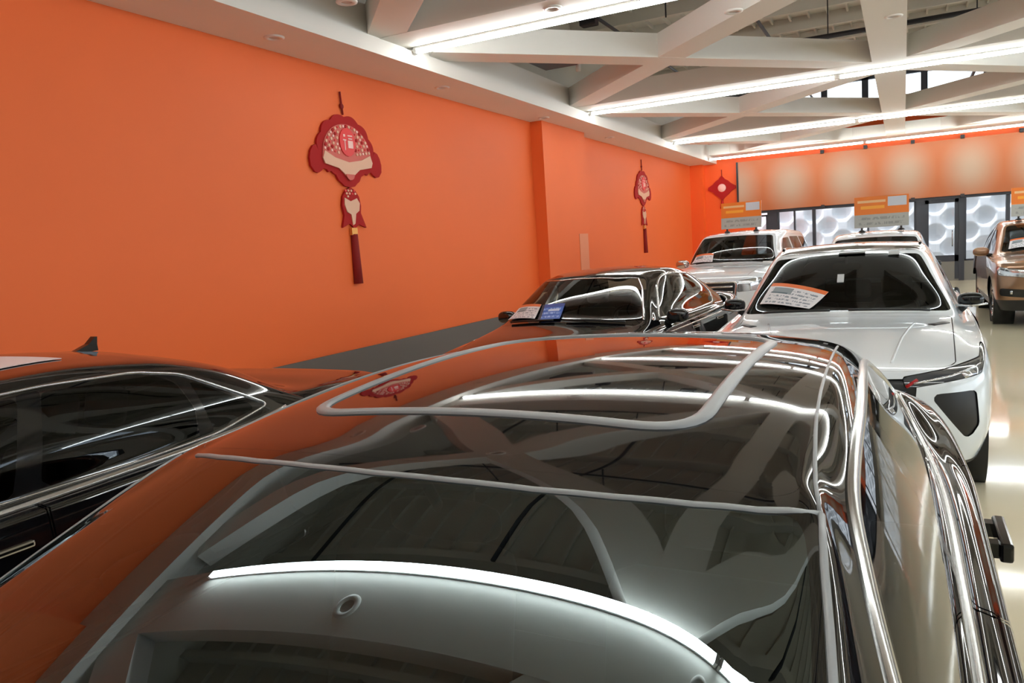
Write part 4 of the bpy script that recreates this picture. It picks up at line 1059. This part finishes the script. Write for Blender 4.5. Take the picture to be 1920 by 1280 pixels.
# ------------------------------------------------------------------ new year hangings
M_RED = mat('red_flock', lin(170, 14, 14), .85); M_RED2 = mat('bright_red_satin', lin(226, 24, 26), .4)
M_DRED = mat('dark_red_tassel', lin(132, 14, 10), .8); M_PALE = mat('pale_gold_lattice', lin(226, 176, 146), .5)
M_PINK = mat('pink_brocade', lin(206, 96, 84), .6); M_GOLD = mat('gold_cap', lin(222, 160, 84), .35, metal=.6); M_WCH = mat('white_print', lin(246, 200, 190), .5)
def fan_hanging(y, z, label, sc=1.0, xw=XL):
    """outline in (y', z') on the wall plane, flat side to the wall; centre at fan middle"""
    o = empty('wall_hanging', (xw+.004, y, z)); tag(o, label, 'wall hanging', 'red new year fan hangings on the orange wall')
    pr = lambda name, poly, d0, d1, m, par=o: MB().prism([(a*sc, b*sc) for a, b in poly], d0, d1, 'x').build(name, m, par)
    out = []
    for k in range(0, 181, 3):                       # scalloped upper arc
        t = math.radians(180-k); rr = .515+.035*abs(math.sin(t*6)); out.append((rr*math.cos(t)*1.0, -.04+rr*.86*math.sin(t)))
    # right scroll, lower edge with lobes, left scroll
    rgt = [(.555, .03), (.61, .01), (.655, -.05), (.68, -.13), (.672, -.22), (.61, -.285), (.55, -.295), (.49, -.265), (.455, -.235), (.40, -.245), (.37, -.275), (.32, -.26), (.29, -.28), (.24, -.30), (.20, -.36), (.155, -.385), (.10, -.425), (0, -.44)]
    out2 = out+rgt+[(-a, b) for a, b in rgt[::-1][1:]]
    pr('fan_backing', out2, 0, .03, M_RED)
    fan = [(-.47, -.12)]
    for k in range(0, 181, 6):
        t = math.radians(172-k*164/180); fan.append((.445*math.cos(t)*1.02, -.06+.445*.84*math.sin(t)))
    fan += [(.47, -.12), (.44, -.18), (.2, -.22), (.12, -.27), (0, -.36), (-.12, -.27), (-.2, -.22), (-.44, -.18)]
    fo = pr('fan_panel', fan, .03, .042, M_PINK)
    n_ = 0
    for j, (r_, q) in enumerate(((.415, 23), (.355, 19), (.295, 16), (.235, 12), (.175, 9))):      # pierced blossom work
        for k in range(q):
            t = math.radians(10+160*k/(q-1)); cx_, cz = r_*math.cos(t)*1.02, -.06+r_*.84*math.sin(t); n_ += 1
            if abs(cx_) < .15 and -.09 < cz < .27: continue
            rr = .014+.008*((n_*7) % 5)/4
            pr('blossom', [(cx_+rr*math.cos(a*math.pi/3), cz+rr*math.sin(a*math.pi/3)) for a in range(6)], .042, .05, (M_RED2, M_PALE, M_RED, M_WCH, M_PALE)[n_ % 5], fo)
    pr('fan_lower_band', [(-.47, -.12), (-.43, -.03), (-.25, -.10), (0, -.14), (.25, -.10), (.43, -.03), (.47, -.12), (.44, -.18), (.2, -.22), (.12, -.27), (0, -.35), (-.12, -.27), (-.2, -.22), (-.44, -.18)], .042, .052, M_PALE, fo)
    md = [(.15*math.cos(a*math.pi/10), .10+.17*math.sin(a*math.pi/10)) for a in range(20)]
    mo = pr('medallion', md, .04, .056, M_RED2)
    for (a, b, c_, d_) in ((-.08, .19, -.045, .16), (-.09, .13, -.03, .115), (-.065, .115, -.05, .0), (.0, .185, .09, .17), (.01, .15, .085, .135), (.0, .12, .095, .03)):
        MB().box((.056, a*sc, d_*sc), (.06, c_*sc, b*sc)).build('character_stroke', M_WCH, mo)
    pr('fan_pivot', [(.08*math.cos(a*math.pi/9), -.285+.07*math.sin(a*math.pi/9)) for a in range(9, 19)], .052, .058, M_PINK)
    MB().tube([(.015, -.02*sc, .70*sc), (.015, 0, .43*sc)], .012*sc).build('cord', M_DRED, o)
    MB().ellip((.015, -.01*sc, .53*sc), (.02, .035*sc, .035*sc), 12, 8).build('knot', M_DRED, o)
    # fish ornament, cap and tassel
    fish = [(.0, -.44), (.09, -.47), (.16, -.55), (.185, -.66), (.17, -.75), (.26, -.93), (.12, -.89), (.03, -.94), (-.06, -.88), (-.2, -.93), (-.15, -.78), (-.175, -.66), (-.15, -.55), (-.08, -.47)]
    fh = pr('fish_ornament', fish, .0, .03, M_RED)
    pr('fish_belly', [(-.13, -.57), (-.02, -.61), (.10, -.57), (.15, -.63), (.13, -.72), (.06, -.76), (.03, -.88), (-.01, -.90), (-.03, -.77), (-.10, -.74), (-.14, -.65)], .03, .042, M_PALE, fh)
    for k in range(9): pr('fish_scale', [(-.10+.055*(k % 4)+.018*math.cos(a*math.pi/3)+.02*(k//4), -.48-.035*(k//4)+.014*math.sin(a*math.pi/3)) for a in range(6)], .03, .038, M_PALE if k % 3 else M_RED2, fh)
    MB().box((.0, -.05*sc, -1.02*sc), (.045, .06*sc, -.93*sc), .006).build('gold_cap', M_GOLD, o)
    MB().tube([(.025, .005*sc, -1.01*sc), (.025, .005*sc, -1.62*sc)], [.045*sc, .062*sc], 12).build('tassel', M_DRED, o)
    return o
fan_hanging(7.80, 3.06, 'large red fan hanging with tassel, nearer one on the orange wall', 1.02)
fan_hanging(20.1, 3.12, 'red fan hanging with tassel, farther one on the orange wall', 1.06)
o = empty('wall_hanging', (-5.25, YB-.005, 3.27)); tag(o, 'red diamond knot hanging with a white disc on the back wall', 'wall hanging')
dm = [(0, .40), (.10, .28), (.20, .22), (.30, .12), (.44, .04), (.44, -.04), (.30, -.12), (.20, -.22), (.10, -.30), (0, -.40)]
dm = dm+[(-a, b) for a, b in dm[::-1][1:-1]]
MB().prism(dm, 0, -.05, 'y').build('knot_diamond', M_RED, o)
MB().lathe([(-.052, .13), (-.065, .12), (-.066, .001)], 24, 'y').build('white_disc', M_WCH, o)
MB().tube([(0, -.02, .58), (0, -.02, .38)], .012).build('cord', M_DRED, o)
MB().tube([(0, -.03, -.38), (0, -.03, -.66)], [.03, .07], 10).build('tassel', M_RED, o)

# ------------------------------------------------------------------ downlights
for x, y, l in ((-5.81, 6.32, 'round downlight in the soffit above the fan hanging'), (-5.81, 9.6, 'round downlight in the soffit past the nearer hanging'), (-5.81, 13.07, 'round downlight in the soffit at the orange pilaster'), (-5.81, 16.6, 'round downlight in the soffit past the pilaster')):
    downlight(x, y, ZS, l)
for x, y, l in ((-3.36, 7.96, 'round downlight beside the nearest visible linear light'), (-1.73, 9.42, 'round downlight under the diagonal beam at the top edge'), (-.10, 11.0, 'round downlight under the beam running to the back wall'), (-4.93, 6.44, 'round downlight under the diagonal beam at the top left'),
                (-2.71, 1.9, 'round downlight beside the linear light seen in the near roof'), (.34, 2.0, 'second round downlight seen in the near roof'), (-3.07, 5.2, 'round downlight where the nearest beams cross')):
    downlight(x, y, ZBM, l)
